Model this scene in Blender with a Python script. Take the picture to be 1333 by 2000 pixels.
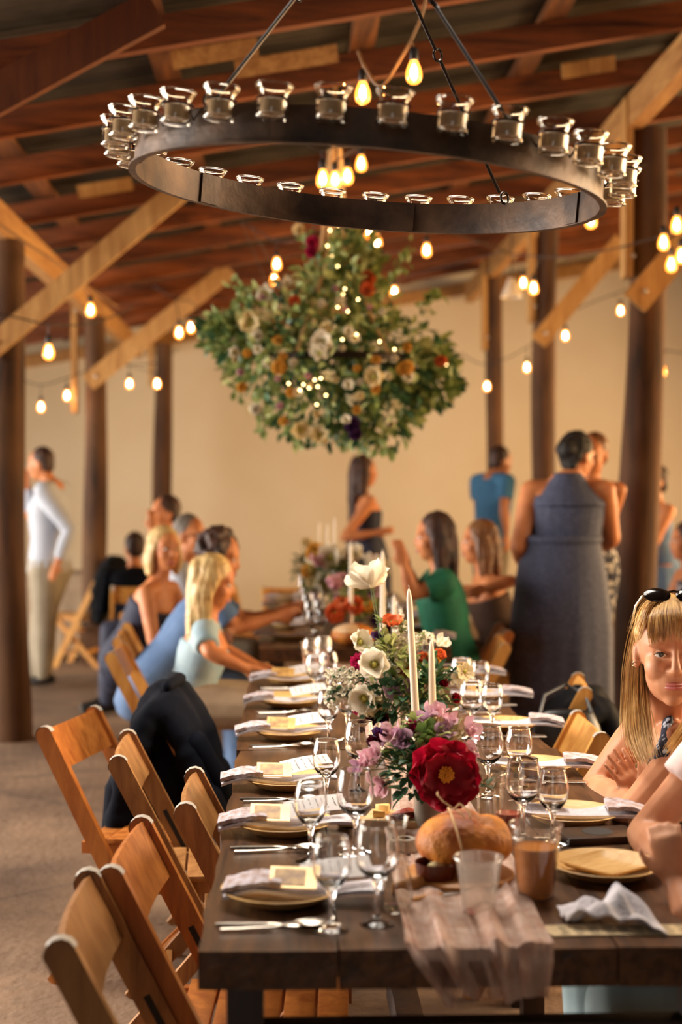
import bpy, bmesh, math, random
from mathutils import Vector, Matrix, Euler, noise

sc = bpy.context.scene
for _o in list(bpy.data.objects):
    bpy.data.objects.remove(_o)
COL = sc.collection
R = math.radians
PI = math.pi
rnd = random.Random(11)
V = Vector

# ---------------------------------------------------------------- camera
FPX = 2778.0
CAMLOC = V((0.0, 0.0, 1.5))
CAMROT = Euler((R(90 - 0.907), 0, R(-2.02)), 'XYZ')
cd = bpy.data.cameras.new('camera')
cd.sensor_fit = 'VERTICAL'; cd.sensor_height = 36.0; cd.sensor_width = 24.0
cd.lens = 50.0
cd.clip_start = 0.05; cd.clip_end = 200
cd.dof.use_dof = True; cd.dof.focus_distance = 3.45; cd.dof.aperture_fstop = 2.1
cam = bpy.data.objects.new('camera', cd); COL.objects.link(cam)
cam.location = CAMLOC; cam.rotation_euler = CAMROT
sc.camera = cam

# ---------------------------------------------------------------- world, large lights, exposure
sc.view_settings.view_transform = 'Standard'
sc.view_settings.look = 'None'
sc.view_settings.gamma = 1.0
sc.view_settings.use_curve_mapping = False
sc.view_settings.exposure = 0.72
sc.cycles.max_bounces = 8; sc.cycles.diffuse_bounces = 3; sc.cycles.glossy_bounces = 3; sc.cycles.transmission_bounces = 6; sc.cycles.transparent_max_bounces = 14
sc.cycles.caustics_reflective = False; sc.cycles.caustics_refractive = False
sc.cycles.use_adaptive_sampling = True; sc.cycles.adaptive_threshold = 0.045
w = bpy.data.worlds.new('sky'); sc.world = w; w.use_nodes = True
bg = w.node_tree.nodes['Background']
bg.inputs[0].default_value = (1.0, 0.93, 0.85, 1); bg.inputs[1].default_value = 0.035

def area(name, loc, target, sx, sy, power, col, spread=180):
    l = bpy.data.lights.new(name, 'AREA'); l.shape = 'RECTANGLE'; l.size = sx; l.size_y = sy
    l.energy = power; l.color = col; l.spread = R(spread)
    o = bpy.data.objects.new(name, l); COL.objects.link(o)
    o.location = loc; o.rotation_euler = (V(target) - V(loc)).to_track_quat('-Z', 'Y').to_euler()
    return o
# daylight through the open long sides and the doorway behind the photographer, plus an added overhead fill
area('daylight_open_side', (-6.6, 8.6, 1.5), (0, 8.8, 0.5), 9.0, 2.3, 450, (1.0, 0.91, 0.80), 140)
area('daylight_far_side', (6.8, 10.0, 1.7), (0, 9.5, 0.9), 9.0, 2.6, 460, (1.0, 0.62, 0.28), 140)
area('daylight_near_side', (-5.4, 5.0, 2.2), (0.3, 3.4, 0.75), 4.4, 2.0, 160, (1.0, 0.91, 0.83), 110)
area('overhead_fill', (0.15, 4.15, 3.40), (0.32, 3.75, 0.76), 1.5, 1.5, 29, (1.0, 0.90, 0.78), 95)  # added lamp to brighten the tabletop; the roof has no opening here
area('daylight_right_gate', (4.8, 4.2, 2.3), (0.3, 3.5, 0.8), 3.4, 2.0, 90, (1.0, 0.74, 0.48), 110)
area('daylight_doorway', (-0.8, -4.5, 2.0), (0.2, 3.6, 0.7), 2.0, 2.2, 7, (1.0, 0.92, 0.84), 120)

# ---------------------------------------------------------------- pixel helpers (place things at real depths)
CM = CAMROT.to_matrix()
def ray(px, py):
    return CM @ V(((px - 666.5) / FPX, -(py - 1000.0) / FPX, -1.0))
def at(px, py, Y):
    d = ray(px, py); t = (Y - CAMLOC.y) / d.y
    return CAMLOC + d * t
def on(px, py, z):
    d = ray(px, py); t = (z - CAMLOC.z) / d.z
    return CAMLOC + d * t
TZ = 0.76   # table height

ORD = ('first second third fourth fifth sixth seventh eighth ninth tenth eleventh twelfth thirteenth fourteenth fifteenth '
       'sixteenth seventeenth eighteenth nineteenth twentieth').split()

# ---------------------------------------------------------------- materials
def lin(h):
    h = h.lstrip('#')
    r = []
    for i in (0, 2, 4):
        c = int(h[i:i + 2], 16) / 255
        r.append(c / 12.92 if c <= 0.04045 else ((c + 0.055) / 1.055) ** 2.4)
    return (*r, 1)
def nm(name):
    m = bpy.data.materials.new(name); m.use_nodes = True
    nt = m.node_tree; b = nt.nodes['Principled BSDF']
    return m, nt, b
def mat(name, col, rough=0.6, metal=0.0, col2=None, scale=20, bump=0.0, bscale=60, spec=0.5, sheen=0.0, trans=None):
    m, nt, b = nm(name)
    b.inputs['Roughness'].default_value = rough; b.inputs['Metallic'].default_value = metal
    b.inputs['Specular IOR Level'].default_value = spec
    if sheen: b.inputs['Sheen Weight'].default_value = sheen
    tc = nt.nodes.new('ShaderNodeTexCoord')
    if col2:
        n = nt.nodes.new('ShaderNodeTexNoise'); n.inputs['Scale'].default_value = scale; n.inputs['Detail'].default_value = 5
        r = nt.nodes.new('ShaderNodeValToRGB')
        r.color_ramp.elements[0].color = lin(col); r.color_ramp.elements[1].color = lin(col2)
        r.color_ramp.elements[0].position = 0.35; r.color_ramp.elements[1].position = 0.68
        nt.links.new(tc.outputs['Object'], n.inputs['Vector']); nt.links.new(n.outputs['Fac'], r.inputs['Fac'])
        nt.links.new(r.outputs['Color'], b.inputs['Base Color'])
        src = r.outputs['Color']
    else:
        b.inputs['Base Color'].default_value = lin(col); src = None
    if bump:
        n2 = nt.nodes.new('ShaderNodeTexNoise'); n2.inputs['Scale'].default_value = bscale; n2.inputs['Detail'].default_value = 4
        bp = nt.nodes.new('ShaderNodeBump'); bp.inputs['Strength'].default_value = bump; bp.inputs['Distance'].default_value = 0.01
        nt.links.new(tc.outputs['Object'], n2.inputs['Vector']); nt.links.new(n2.outputs['Fac'], bp.inputs['Height'])
        nt.links.new(bp.outputs['Normal'], b.inputs['Normal'])
    if trans:
        t = nt.nodes.new('ShaderNodeBsdfTranslucent'); t.inputs[0].default_value = lin(trans[0])
        mx = nt.nodes.new('ShaderNodeMixShader'); mx.inputs[0].default_value = trans[1]
        if src is not None: nt.links.new(src, t.inputs[0])
        nt.links.new(b.outputs[0], mx.inputs[1]); nt.links.new(t.outputs[0], mx.inputs[2])
        nt.links.new(mx.outputs[0], nt.nodes['Material Output'].inputs['Surface'])
    return m
def wood(name, c1, c2, stretch=(1, 12, 12), scale=3.0, rough=0.5, bump=0.25, c3=None, big=1.3):
    """grain runs along the axis with the smallest stretch"""
    m, nt, b = nm(name)
    tc = nt.nodes.new('ShaderNodeTexCoord')
    oi = nt.nodes.new('ShaderNodeObjectInfo')
    add = nt.nodes.new('ShaderNodeVectorMath'); add.operation = 'ADD'
    sc_ = nt.nodes.new('ShaderNodeVectorMath'); sc_.operation = 'SCALE'; sc_.inputs['Scale'].default_value = 7.0
    cmb = nt.nodes.new('ShaderNodeCombineXYZ')
    for i in range(3): nt.links.new(oi.outputs['Random'], cmb.inputs[i])
    nt.links.new(cmb.outputs[0], sc_.inputs[0])
    nt.links.new(tc.outputs['Object'], add.inputs[0]); nt.links.new(sc_.outputs[0], add.inputs[1])
    mp = nt.nodes.new('ShaderNodeMapping'); mp.inputs['Scale'].default_value = stretch
    nt.links.new(add.outputs[0], mp.inputs['Vector'])
    n = nt.nodes.new('ShaderNodeTexNoise'); n.inputs['Scale'].default_value = scale; n.inputs['Detail'].default_value = 7; n.inputs['Roughness'].default_value = 0.65
    n.inputs['Distortion'].default_value = 0.6
    nt.links.new(mp.outputs[0], n.inputs['Vector'])
    r = nt.nodes.new('ShaderNodeValToRGB')
    r.color_ramp.elements[0].color = lin(c1); r.color_ramp.elements[1].color = lin(c2)
    r.color_ramp.elements[0].position = 0.32; r.color_ramp.elements[1].position = 0.66
    nt.links.new(n.outputs['Fac'], r.inputs['Fac'])
    n3 = nt.nodes.new('ShaderNodeTexNoise'); n3.inputs['Scale'].default_value = big; n3.inputs['Detail'].default_value = 3
    nt.links.new(add.outputs[0], n3.inputs['Vector'])
    mx = nt.nodes.new('ShaderNodeMixRGB'); mx.blend_type = 'MIX'
    mr = nt.nodes.new('ShaderNodeMapRange'); mr.inputs[1].default_value = 0.42; mr.inputs[2].default_value = 0.72
    mr.inputs[3].default_value = 0.0; mr.inputs[4].default_value = 0.65
    nt.links.new(n3.outputs['Fac'], mr.inputs[0]); nt.links.new(mr.outputs[0], mx.inputs[0])
    nt.links.new(r.outputs['Color'], mx.inputs[1]); mx.inputs[2].default_value = lin(c3 or c1)
    nt.links.new(mx.outputs[0], b.inputs['Base Color'])
    b.inputs['Roughness'].default_value = rough
    bp = nt.nodes.new('ShaderNodeBump'); bp.inputs['Strength'].default_value = bump; bp.inputs['Distance'].default_value = 0.004
    nt.links.new(n.outputs['Fac'], bp.inputs['Height']); nt.links.new(bp.outputs['Normal'], b.inputs['Normal'])
    return m
def emit(name, col, s):
    m, nt, b = nm(name)
    b.inputs['Base Color'].default_value = lin(col)
    b.inputs['Emission Color'].default_value = lin(col); b.inputs['Emission Strength'].default_value = s
    return m
def thin_glass(name, tint='#ffffff', refl=1.0, frost=0.0, rough=0.02, emis=None):
    m, nt, b = nm(name)
    nt.nodes.remove(b)
    out = nt.nodes['Material Output']
    tr = nt.nodes.new('ShaderNodeBsdfTransparent'); tr.inputs[0].default_value = lin(tint)
    gl = nt.nodes.new('ShaderNodeBsdfGlossy'); gl.inputs['Roughness'].default_value = rough
    fr = nt.nodes.new('ShaderNodeLayerWeight'); fr.inputs['Blend'].default_value = 0.5
    pw = nt.nodes.new('ShaderNodeMath'); pw.operation = 'POWER'; pw.inputs[1].default_value = 2.6
    nt.links.new(fr.outputs['Facing'], pw.inputs[0])
    mu = nt.nodes.new('ShaderNodeMath'); mu.operation = 'MULTIPLY_ADD'; mu.inputs[1].default_value = 0.62 * refl; mu.inputs[2].default_value = 0.05; mu.use_clamp = True
    nt.links.new(pw.outputs[0], mu.inputs[0])
    mx = nt.nodes.new('ShaderNodeMixShader')
    base = tr.outputs[0]
    if frost:
        df = nt.nodes.new('ShaderNodeBsdfTranslucent'); df.inputs[0].default_value = lin('#f2ede6')
        d2 = nt.nodes.new('ShaderNodeBsdfDiffuse'); d2.inputs[0].default_value = lin('#f2ede6')
        ad = nt.nodes.new('ShaderNodeMixShader'); ad.inputs[0].default_value = 0.5
        nt.links.new(df.outputs[0], ad.inputs[1]); nt.links.new(d2.outputs[0], ad.inputs[2])
        m2 = nt.nodes.new('ShaderNodeMixShader'); m2.inputs[0].default_value = frost
        nt.links.new(tr.outputs[0], m2.inputs[1]); nt.links.new(ad.outputs[0], m2.inputs[2]); base = m2.outputs[0]
    if emis:
        em = nt.nodes.new('ShaderNodeEmission'); em.inputs[0].default_value = lin(emis[0]); em.inputs[1].default_value = emis[1]
        ad = nt.nodes.new('ShaderNodeAddShader')
        nt.links.new(base, ad.inputs[0]); nt.links.new(em.outputs[0], ad.inputs[1]); base = ad.outputs[0]
    nt.links.new(mu.outputs[0], mx.inputs[0]); nt.links.new(base, mx.inputs[1]); nt.links.new(gl.outputs[0], mx.inputs[2])
    nt.links.new(mx.outputs[0], out.inputs['Surface'])
    return m
def solid_glass(name, col='#ffffff', rough=0.0, ior=1.5):
    m, nt, b = nm(name)
    b.inputs['Base Color'].default_value = lin(col); b.inputs['Roughness'].default_value = rough
    b.inputs['Transmission Weight'].default_value = 1.0; b.inputs['IOR'].default_value = ior
    return m

M = {}
M['table'] = wood('table_wood', '#1f1006', '#6a4422', (11, 0.9, 11), 3.4, 0.36, 0.5, '#331b0a', 2.2)
M['table_leg'] = wood('table_leg_wood', '#1c0f07', '#3a2211', (12, 12, 1), 2.5, 0.55)
M['rafter'] = wood('rafter_wood', '#3e1b0b', '#a85c28', (1, 10, 10), 1.6, 0.7, 0.3, '#4e240e', 0.9)
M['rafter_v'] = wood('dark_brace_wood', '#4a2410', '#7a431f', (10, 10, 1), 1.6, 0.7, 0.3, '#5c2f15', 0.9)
M['purlin'] = wood('purlin_wood', '#4a2712', '#8a5428', (10, 1, 10), 1.6, 0.7)
M['plate_beam'] = wood('beam_wood', '#8f5c2c', '#c99a5c', (12, 1, 12), 1.8, 0.65, 0.25, '#a87640')
M['brace'] = wood('brace_wood', '#9a6a34', '#d2a566', (10, 10, 1), 2.0, 0.6, 0.25, '#b58346')
M['post'] = wood('post_log', '#1e0f07', '#5e3a1e', (10, 10, 0.8), 1.6, 0.85, 0.6, '#6a4828', 1.6)
M['chair1'] = wood('chair_wood_orange', '#8a4616', '#c47a34', (10, 10, 1.5), 2.5, 0.42, 0.12, '#a2591f')
M['chair2'] = wood('chair_wood_brown', '#7a4a22', '#b58148', (10, 10, 1.5), 2.5, 0.45, 0.15, '#8a5a2c')
M['chair3'] = wood('chair_wood_honey', '#b06f2a', '#dfa758', (10, 10, 1.5), 2.5, 0.45, 0.12, '#c4873e')
M['cap'] = mat('chair_cap', '#b9b0a4', 0.45)
M['slot'] = mat('chair_slot', '#120b07', 0.7)
M['bolt'] = mat('bolt_steel', '#b8b4ae', 0.35, 0.9)
M['metal_sheet'] = mat('roof_sheet', '#38342e', 0.5, 0.4, '#57524a', 3.0)
M['iron'] = mat('iron_band', '#33241a', 0.5, 0.3, '#6e523a', 9.0, 0.2, 30)
M['iron_dark'] = mat('iron_rod', '#2a211b', 0.4, 0.8)
M['cable'] = mat('cable_black', '#2c1d14', 0.6)
M['cable_tan'] = mat('cable_tan', '#8a6238', 0.6)
M['socket'] = mat('socket', '#1c130e', 0.5)
M['core'] = emit('bulb_filament', '#ffecd0', 80.0)
M['bulb'] = thin_glass('bulb_glass', '#ffd9a0', 1.0, 0.0, 0.03, ('#ff9c3c', 2.0))
M['fairy'] = emit('fairy_light', '#ffd28a', 16.0)
M['wax'] = mat('candle_wax', '#efe3cf', 0.45, trans=('#efe3cf', 0.25))
M['wick'] = mat('wick', '#d9cdb8', 0.8)
M['glass'] = thin_glass('thin_glass', '#fbfaf7', 1.5)
M['glass_solid'] = solid_glass('stem_glass')
M['jar_glass'] = thin_glass('jar_glass', '#f6efe4', 1.3)
M['bamboo'] = wood('bamboo_plate', '#c4924a', '#e6c080', (3, 18, 3), 4.0, 0.5, 0.1, '#d6aa64')
M['napkin'] = mat('napkin_cloth', '#c9c4cd', 0.9, 0, '#a98e84', 55, 0.5, 160, 0.2)
M['napkin2'] = mat('napkin_linen', '#dcd8de', 0.9, 0, '#cbc4c8', 35, 0.4, 160, 0.2)
M['paper'] = mat('card_paper', '#e2dcda', 0.8, 0, '#d6cfcc', 9)
M['paper_kraft'] = mat('card_kraft', '#e6cfa8', 0.8, 0, '#d8bd90', 9)
M['ink'] = mat('ink', '#6b625c', 0.8)
M['gold'] = mat('gold_foil', '#cf9f52', 0.35, 0.15, '#e6c282', 14)
M['photo'] = mat('card_picture', '#94683a', 0.5, 0, '#d9ab60', 40)
M['steel'] = mat('cutlery_steel', '#cfc4b6', 0.28, 1.0)
M['gauze'] = mat('gauze_runner', '#d3ad98', 0.9, 0, '#ecd4c6', 30, 0.3, 90, 0.2, 0.0, ('#e6c4b0', 0.3))
def sheer(m, a, b, scale):
    # open weave: part of the cloth lets the light straight through
    nt = m.node_tree; out = nt.nodes['Material Output']; src = out.inputs['Surface'].links[0].from_socket
    tr = nt.nodes.new('ShaderNodeBsdfTransparent'); mx = nt.nodes.new('ShaderNodeMixShader')
    tc = nt.nodes.new('ShaderNodeTexCoord'); mp = nt.nodes.new('ShaderNodeMapping'); mp.inputs['Scale'].default_value = (26, 3, 3)
    n = nt.nodes.new('ShaderNodeTexNoise'); n.inputs['Scale'].default_value = scale; n.inputs['Detail'].default_value = 3
    mr = nt.nodes.new('ShaderNodeMapRange'); mr.inputs[1].default_value = .35; mr.inputs[2].default_value = .65; mr.inputs[3].default_value = a; mr.inputs[4].default_value = b
    nt.links.new(tc.outputs['Object'], mp.inputs[0]); nt.links.new(mp.outputs[0], n.inputs[0]); nt.links.new(n.outputs['Fac'], mr.inputs[0]); nt.links.new(mr.outputs[0], mx.inputs[0])
    nt.links.new(src, mx.inputs[1]); nt.links.new(tr.outputs[0], mx.inputs[2]); nt.links.new(mx.outputs[0], out.inputs['Surface'])
sheer(M['gauze'], .14, .5, 2.0)
M['bread'] = mat('bread_crust', '#9c4a08', 0.6, 0, '#e2922e', 13, 0.9, 34)
_e = [n for n in M['bread'].node_tree.nodes if n.type == 'VALTORGB'][0].color_ramp.elements.new(0.8); _e.color = lin('#e9bd7c')
M['flour'] = mat('bread_flour', '#d3a36c', 0.8, 0, '#edd0a6', 26, 0.3, 50)
M['twine'] = mat('twine', '#b98f5e', 0.9, 0, '#d9b888', 90)
M['board'] = wood('board_wood', '#9a6128', '#c98c48', (2, 14, 14), 3.0, 0.5, 0.1)
M['board_pale'] = wood('board_pale_wood', '#bd9560', '#dcbc8a', (2, 14, 14), 3.0, 0.5, 0.1)
M['ramekin'] = mat('ramekin_glaze', '#43180d', 0.22, 0, '#5e2412', 10)
M['butter'] = mat('butter', '#ecd9a0', 0.5)
M['cheese'] = mat('cheese', '#e3b765', 0.55, 0, '#edcb86', 14)
M['salami'] = mat('salami', '#7c1d14', 0.42, 0, '#b04a35', 90)
M['pewter'] = mat('vase_pewter', '#8b8072', 0.42, 0.35, '#a59a8b', 25)
M['clear_plastic'] = thin_glass('clear_plastic', '#fbf6f0', 1.3, 0.05, 0.06)
M['frost_plastic'] = thin_glass('frosted_plastic', '#f6f0ea', 1.2, 0.15, 0.12)
M['beer'] = solid_glass('amber_drink', '#e2902c', 0.06, 1.05)
M['beer'].node_tree.nodes['Principled BSDF'].inputs['Transmission Weight'].default_value = 0.4
M['juice'] = mat('red_drink', '#b8442c', 0.2)
M['stone'] = mat('stone', '#8a7f72', 0.8, 0, '#b0a595', 30, 0.4, 60)
M['dark_tray'] = mat('dark_tray', '#2e1d12', 0.35, 0, '#3d281a', 10)
M['floor'] = None
M['skin1'] = mat('skin_fair', '#cf956f', 0.5, 0, '#c0805a', 14, spec=0.35)
M['skin2'] = mat('skin_warm', '#c98252', 0.5, 0, '#b87046', 14, spec=0.35)
M['skin3'] = mat('skin_tan', '#b5744a', 0.5, 0, '#a5653e', 14, spec=0.35)
M['lip'] = mat('lips', '#a8564c', 0.4)
M['eye_white'] = mat('eye_white', '#d9d2c8', 0.25)
M['iris'] = mat('iris', '#3b3a34', 0.2)
M['pupil'] = mat('pupil', '#0b0908', 0.15)
M['hair_blond'] = mat('hair_blond', '#a87838', 0.42, 0, '#d2aa68', 22)
M['hair_blond2'] = mat('hair_blond_light', '#bb8c4a', 0.4, 0, '#e0c088', 22)
M['hair_blond3'] = mat('hair_blond_dark', '#7d5224', 0.42, 0, '#a87a40', 22)
M['hair_pale'] = mat('hair_pale', '#b38d54', 0.5, 0, '#d6b87e', 18)
M['hair_brown'] = mat('hair_brown', '#24130c', 0.62, 0, '#4a2a1c', 18)
M['hair_light_brown'] = mat('hair_light_brown', '#5e3a20', 0.45, 0, '#8a5c36', 18)
M['hair_black'] = mat('hair_black', '#0c0706', 0.7, 0, '#1e1410', 18)
M['hair_grey'] = mat('hair_grey', '#4a423a', 0.6, 0, '#7a6e62', 22)
M['white_shirt'] = mat('white_shirt', '#b6bcc8', 0.8, 0, '#a8aebb', 6, 0.3, 9)
M['khaki'] = mat('khaki_trousers', '#877b68', 0.85, 0, '#958975', 8, 0.3, 10)
M['black_shoe'] = mat('black_shoe', '#14110f', 0.35)
M['navy'] = mat('navy_cloth', '#1a1e34', 0.8, 0, '#20243c', 9)
M['black_cloth'] = mat('black_cloth', '#08090c', 0.9, 0, '#0d0e13', 9, 0.3, 14, 0.15)
M['black_wool'] = mat('jacket_wool', '#070911', 0.95, 0, '#0b0e18', 9, 0.3, 14, 0.12)
M['blue_shirt'] = mat('blue_shirt', '#4a658c', 0.85, 0, '#5a769e', 9)
M['teal_shirt'] = mat('teal_shirt', '#2f6288', 0.85, 0, '#3a6f96', 9)
M['jeans'] = mat('jeans', '#4c6488', 0.85, 0, '#5d7699', 14)
M['pale_jeans'] = mat('pale_jeans', '#9fb6bb', 0.85, 0, '#aec4c8', 12)
M['pale_top'] = mat('pale_blue_top', '#86a0ac', 0.85, 0, '#a3b2b6', 12, 0.3, 18)
M['beige'] = mat('beige_cloth', '#a08a70', 0.85, 0, '#b09a80', 12)
M['green'] = mat('green_tee', '#0c5a40', 0.8, 0, '#127050', 8)
M['brown_cloth'] = mat('brown_cloth', '#3a2418', 0.85, 0, '#4a3020', 9)
M['pink_tee'] = mat('pale_pink_tee', '#dcc3bd', 0.85, 0, '#e4cec8', 7, 0.25, 10)
M['silver'] = mat('ring_silver', '#d8c8a8', 0.2, 1.0)
M['shades'] = mat('sunglasses', '#120c0a', 0.12)
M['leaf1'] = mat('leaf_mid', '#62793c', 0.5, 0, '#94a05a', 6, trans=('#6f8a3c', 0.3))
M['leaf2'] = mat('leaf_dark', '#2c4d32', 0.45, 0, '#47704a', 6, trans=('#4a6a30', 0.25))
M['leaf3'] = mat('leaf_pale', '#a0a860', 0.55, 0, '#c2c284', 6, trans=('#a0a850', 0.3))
M['stem'] = mat('flower_stem', '#56703a', 0.6)
def petal_mat(n, a, b): return mat(n, a, 0.6, 0, b, 12, trans=(a, 0.3))
M['p_white'] = petal_mat('petal_white', '#eee4cc', '#f6f0e2')
M['p_cream'] = petal_mat('petal_cream', '#e8d39a', '#f2e6c4')
M['p_red'] = petal_mat('petal_crimson', '#8c0620', '#c81438')
M['p_magenta'] = petal_mat('petal_magenta', '#b3124e', '#d83a76')
M['p_pink'] = petal_mat('petal_pink', '#d9a3ae', '#ebc6cb')
M['p_mauve'] = petal_mat('petal_mauve', '#bb8fa8', '#d6b3c4')
M['p_orange'] = petal_mat('petal_orange', '#d8622c', '#f0905a')
M['p_yellow'] = petal_mat('petal_yellow', '#e0a63a', '#f0cb70')
M['p_burg'] = petal_mat('petal_burgundy', '#3a0616', '#641028')
M['p_purple'] = petal_mat('petal_purple', '#43204e', '#6a3a76')
M['pollen'] = mat('pollen', '#d98a1c', 0.8, 0, '#f0b23c', 60, 0.6, 120)
M['pollen_g'] = mat('pollen_green', '#a8a43c', 0.8, 0, '#d8cc6c', 60, 0.6, 120)

# patterned cloths
def pattern(name, c1, c2, scale, thr):
    m, nt, b = nm(name)
    tc = nt.nodes.new('ShaderNodeTexCoord'); vo = nt.nodes.new('ShaderNodeTexVoronoi'); vo.inputs['Scale'].default_value = scale
    rp = nt.nodes.new('ShaderNodeValToRGB'); rp.color_ramp.elements[0].color = lin(c2); rp.color_ramp.elements[1].color = lin(c1)
    rp.color_ramp.elements[0].position = thr; rp.color_ramp.elements[1].position = thr + 0.12
    nt.links.new(tc.outputs['Object'], vo.inputs['Vector']); nt.links.new(vo.outputs['Distance'], rp.inputs[0])
    nt.links.new(rp.outputs[0], b.inputs['Base Color']); b.inputs['Roughness'].default_value = 0.8
    return m
M['dress'] = pattern('dress_dotted', '#3a3f56', '#646a86', 90, 0.22)
M['halter'] = pattern('halter_print', '#1b2238', '#b9c0cc', 60, 0.30)
M['print'] = pattern('navy_print', '#22263c', '#c9c4c0', 30, 0.35)

def floor_mat():
    m, nt, b = nm('earth_floor')
    tc = nt.nodes.new('ShaderNodeTexCoord')
    n = nt.nodes.new('ShaderNodeTexNoise'); n.inputs['Scale'].default_value = 1.3; n.inputs['Detail'].default_value = 9; n.inputs['Roughness'].default_value = 0.62
    r = nt.nodes.new('ShaderNodeValToRGB')
    e = r.color_ramp.elements
    e[0].position = 0.32; e[0].color = lin('#553f2f'); e[1].position = 0.68; e[1].color = lin('#90745a')
    nt.links.new(tc.outputs['Object'], n.inputs[0]); nt.links.new(n.outputs['Fac'], r.inputs[0])
    # stains
    n2 = nt.nodes.new('ShaderNodeTexNoise'); n2.inputs['Scale'].default_value = 4.5; n2.inputs['Detail'].default_value = 4
    mr = nt.nodes.new('ShaderNodeMapRange'); mr.inputs[1].default_value = 0.60; mr.inputs[2].default_value = 0.75; mr.inputs[4].default_value = 0.5
    nt.links.new(tc.outputs['Object'], n2.inputs[0]); nt.links.new(n2.outputs['Fac'], mr.inputs[0])
    mx = nt.nodes.new('ShaderNodeMixRGB'); nt.links.new(mr.outputs[0], mx.inputs[0]); nt.links.new(r.outputs[0], mx.inputs[1]); mx.inputs[2].default_value = lin('#4e3d2f')
    # cracks
    vo = nt.nodes.new('ShaderNodeTexVoronoi'); vo.feature = 'DISTANCE_TO_EDGE'; vo.inputs['Scale'].default_value = 0.55
    wn = nt.nodes.new('ShaderNodeTexNoise'); wn.inputs['Scale'].default_value = 6; wn.inputs['Detail'].default_value = 5
    vm = nt.nodes.new('ShaderNodeMixRGB'); vm.inputs[0].default_value = 0.08
    nt.links.new(tc.outputs['Object'], wn.inputs[0]); nt.links.new(tc.outputs['Object'], vm.inputs[1]); nt.links.new(wn.outputs['Color'], vm.inputs[2])
    nt.links.new(vm.outputs[0], vo.inputs['Vector'])
    cr = nt.nodes.new('ShaderNodeMapRange'); cr.inputs[1].default_value = 0.0; cr.inputs[2].default_value = 0.008; cr.inputs[3].default_value = 0.55; cr.inputs[4].default_value = 0.0
    nt.links.new(vo.outputs['Distance'], cr.inputs[0])
    m3 = nt.nodes.new('ShaderNodeMixRGB'); nt.links.new(cr.outputs[0], m3.inputs[0]); nt.links.new(mx.outputs[0], m3.inputs[1]); m3.inputs[2].default_value = lin('#3a2c22')
    nt.links.new(m3.outputs[0], b.inputs['Base Color'])
    b.inputs['Roughness'].default_value = 0.75
    bp = nt.nodes.new('ShaderNodeBump'); bp.inputs['Strength'].default_value = 0.35; bp.inputs['Distance'].default_value = 0.02
    n4 = nt.nodes.new('ShaderNodeTexNoise'); n4.inputs['Scale'].default_value = 28; n4.inputs['Detail'].default_value = 5
    nt.links.new(tc.outputs['Object'], n4.inputs[0]); nt.links.new(n4.outputs['Fac'], bp.inputs['Height']); nt.links.new(bp.outputs[0], b.inputs['Normal'])
    return m
M['floor'] = floor_mat()
M['wall'] = mat('wall_plaster', '#d6c3a4', 0.9, 0, '#dcccb0', 1.2, 0.15, 40)

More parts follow.
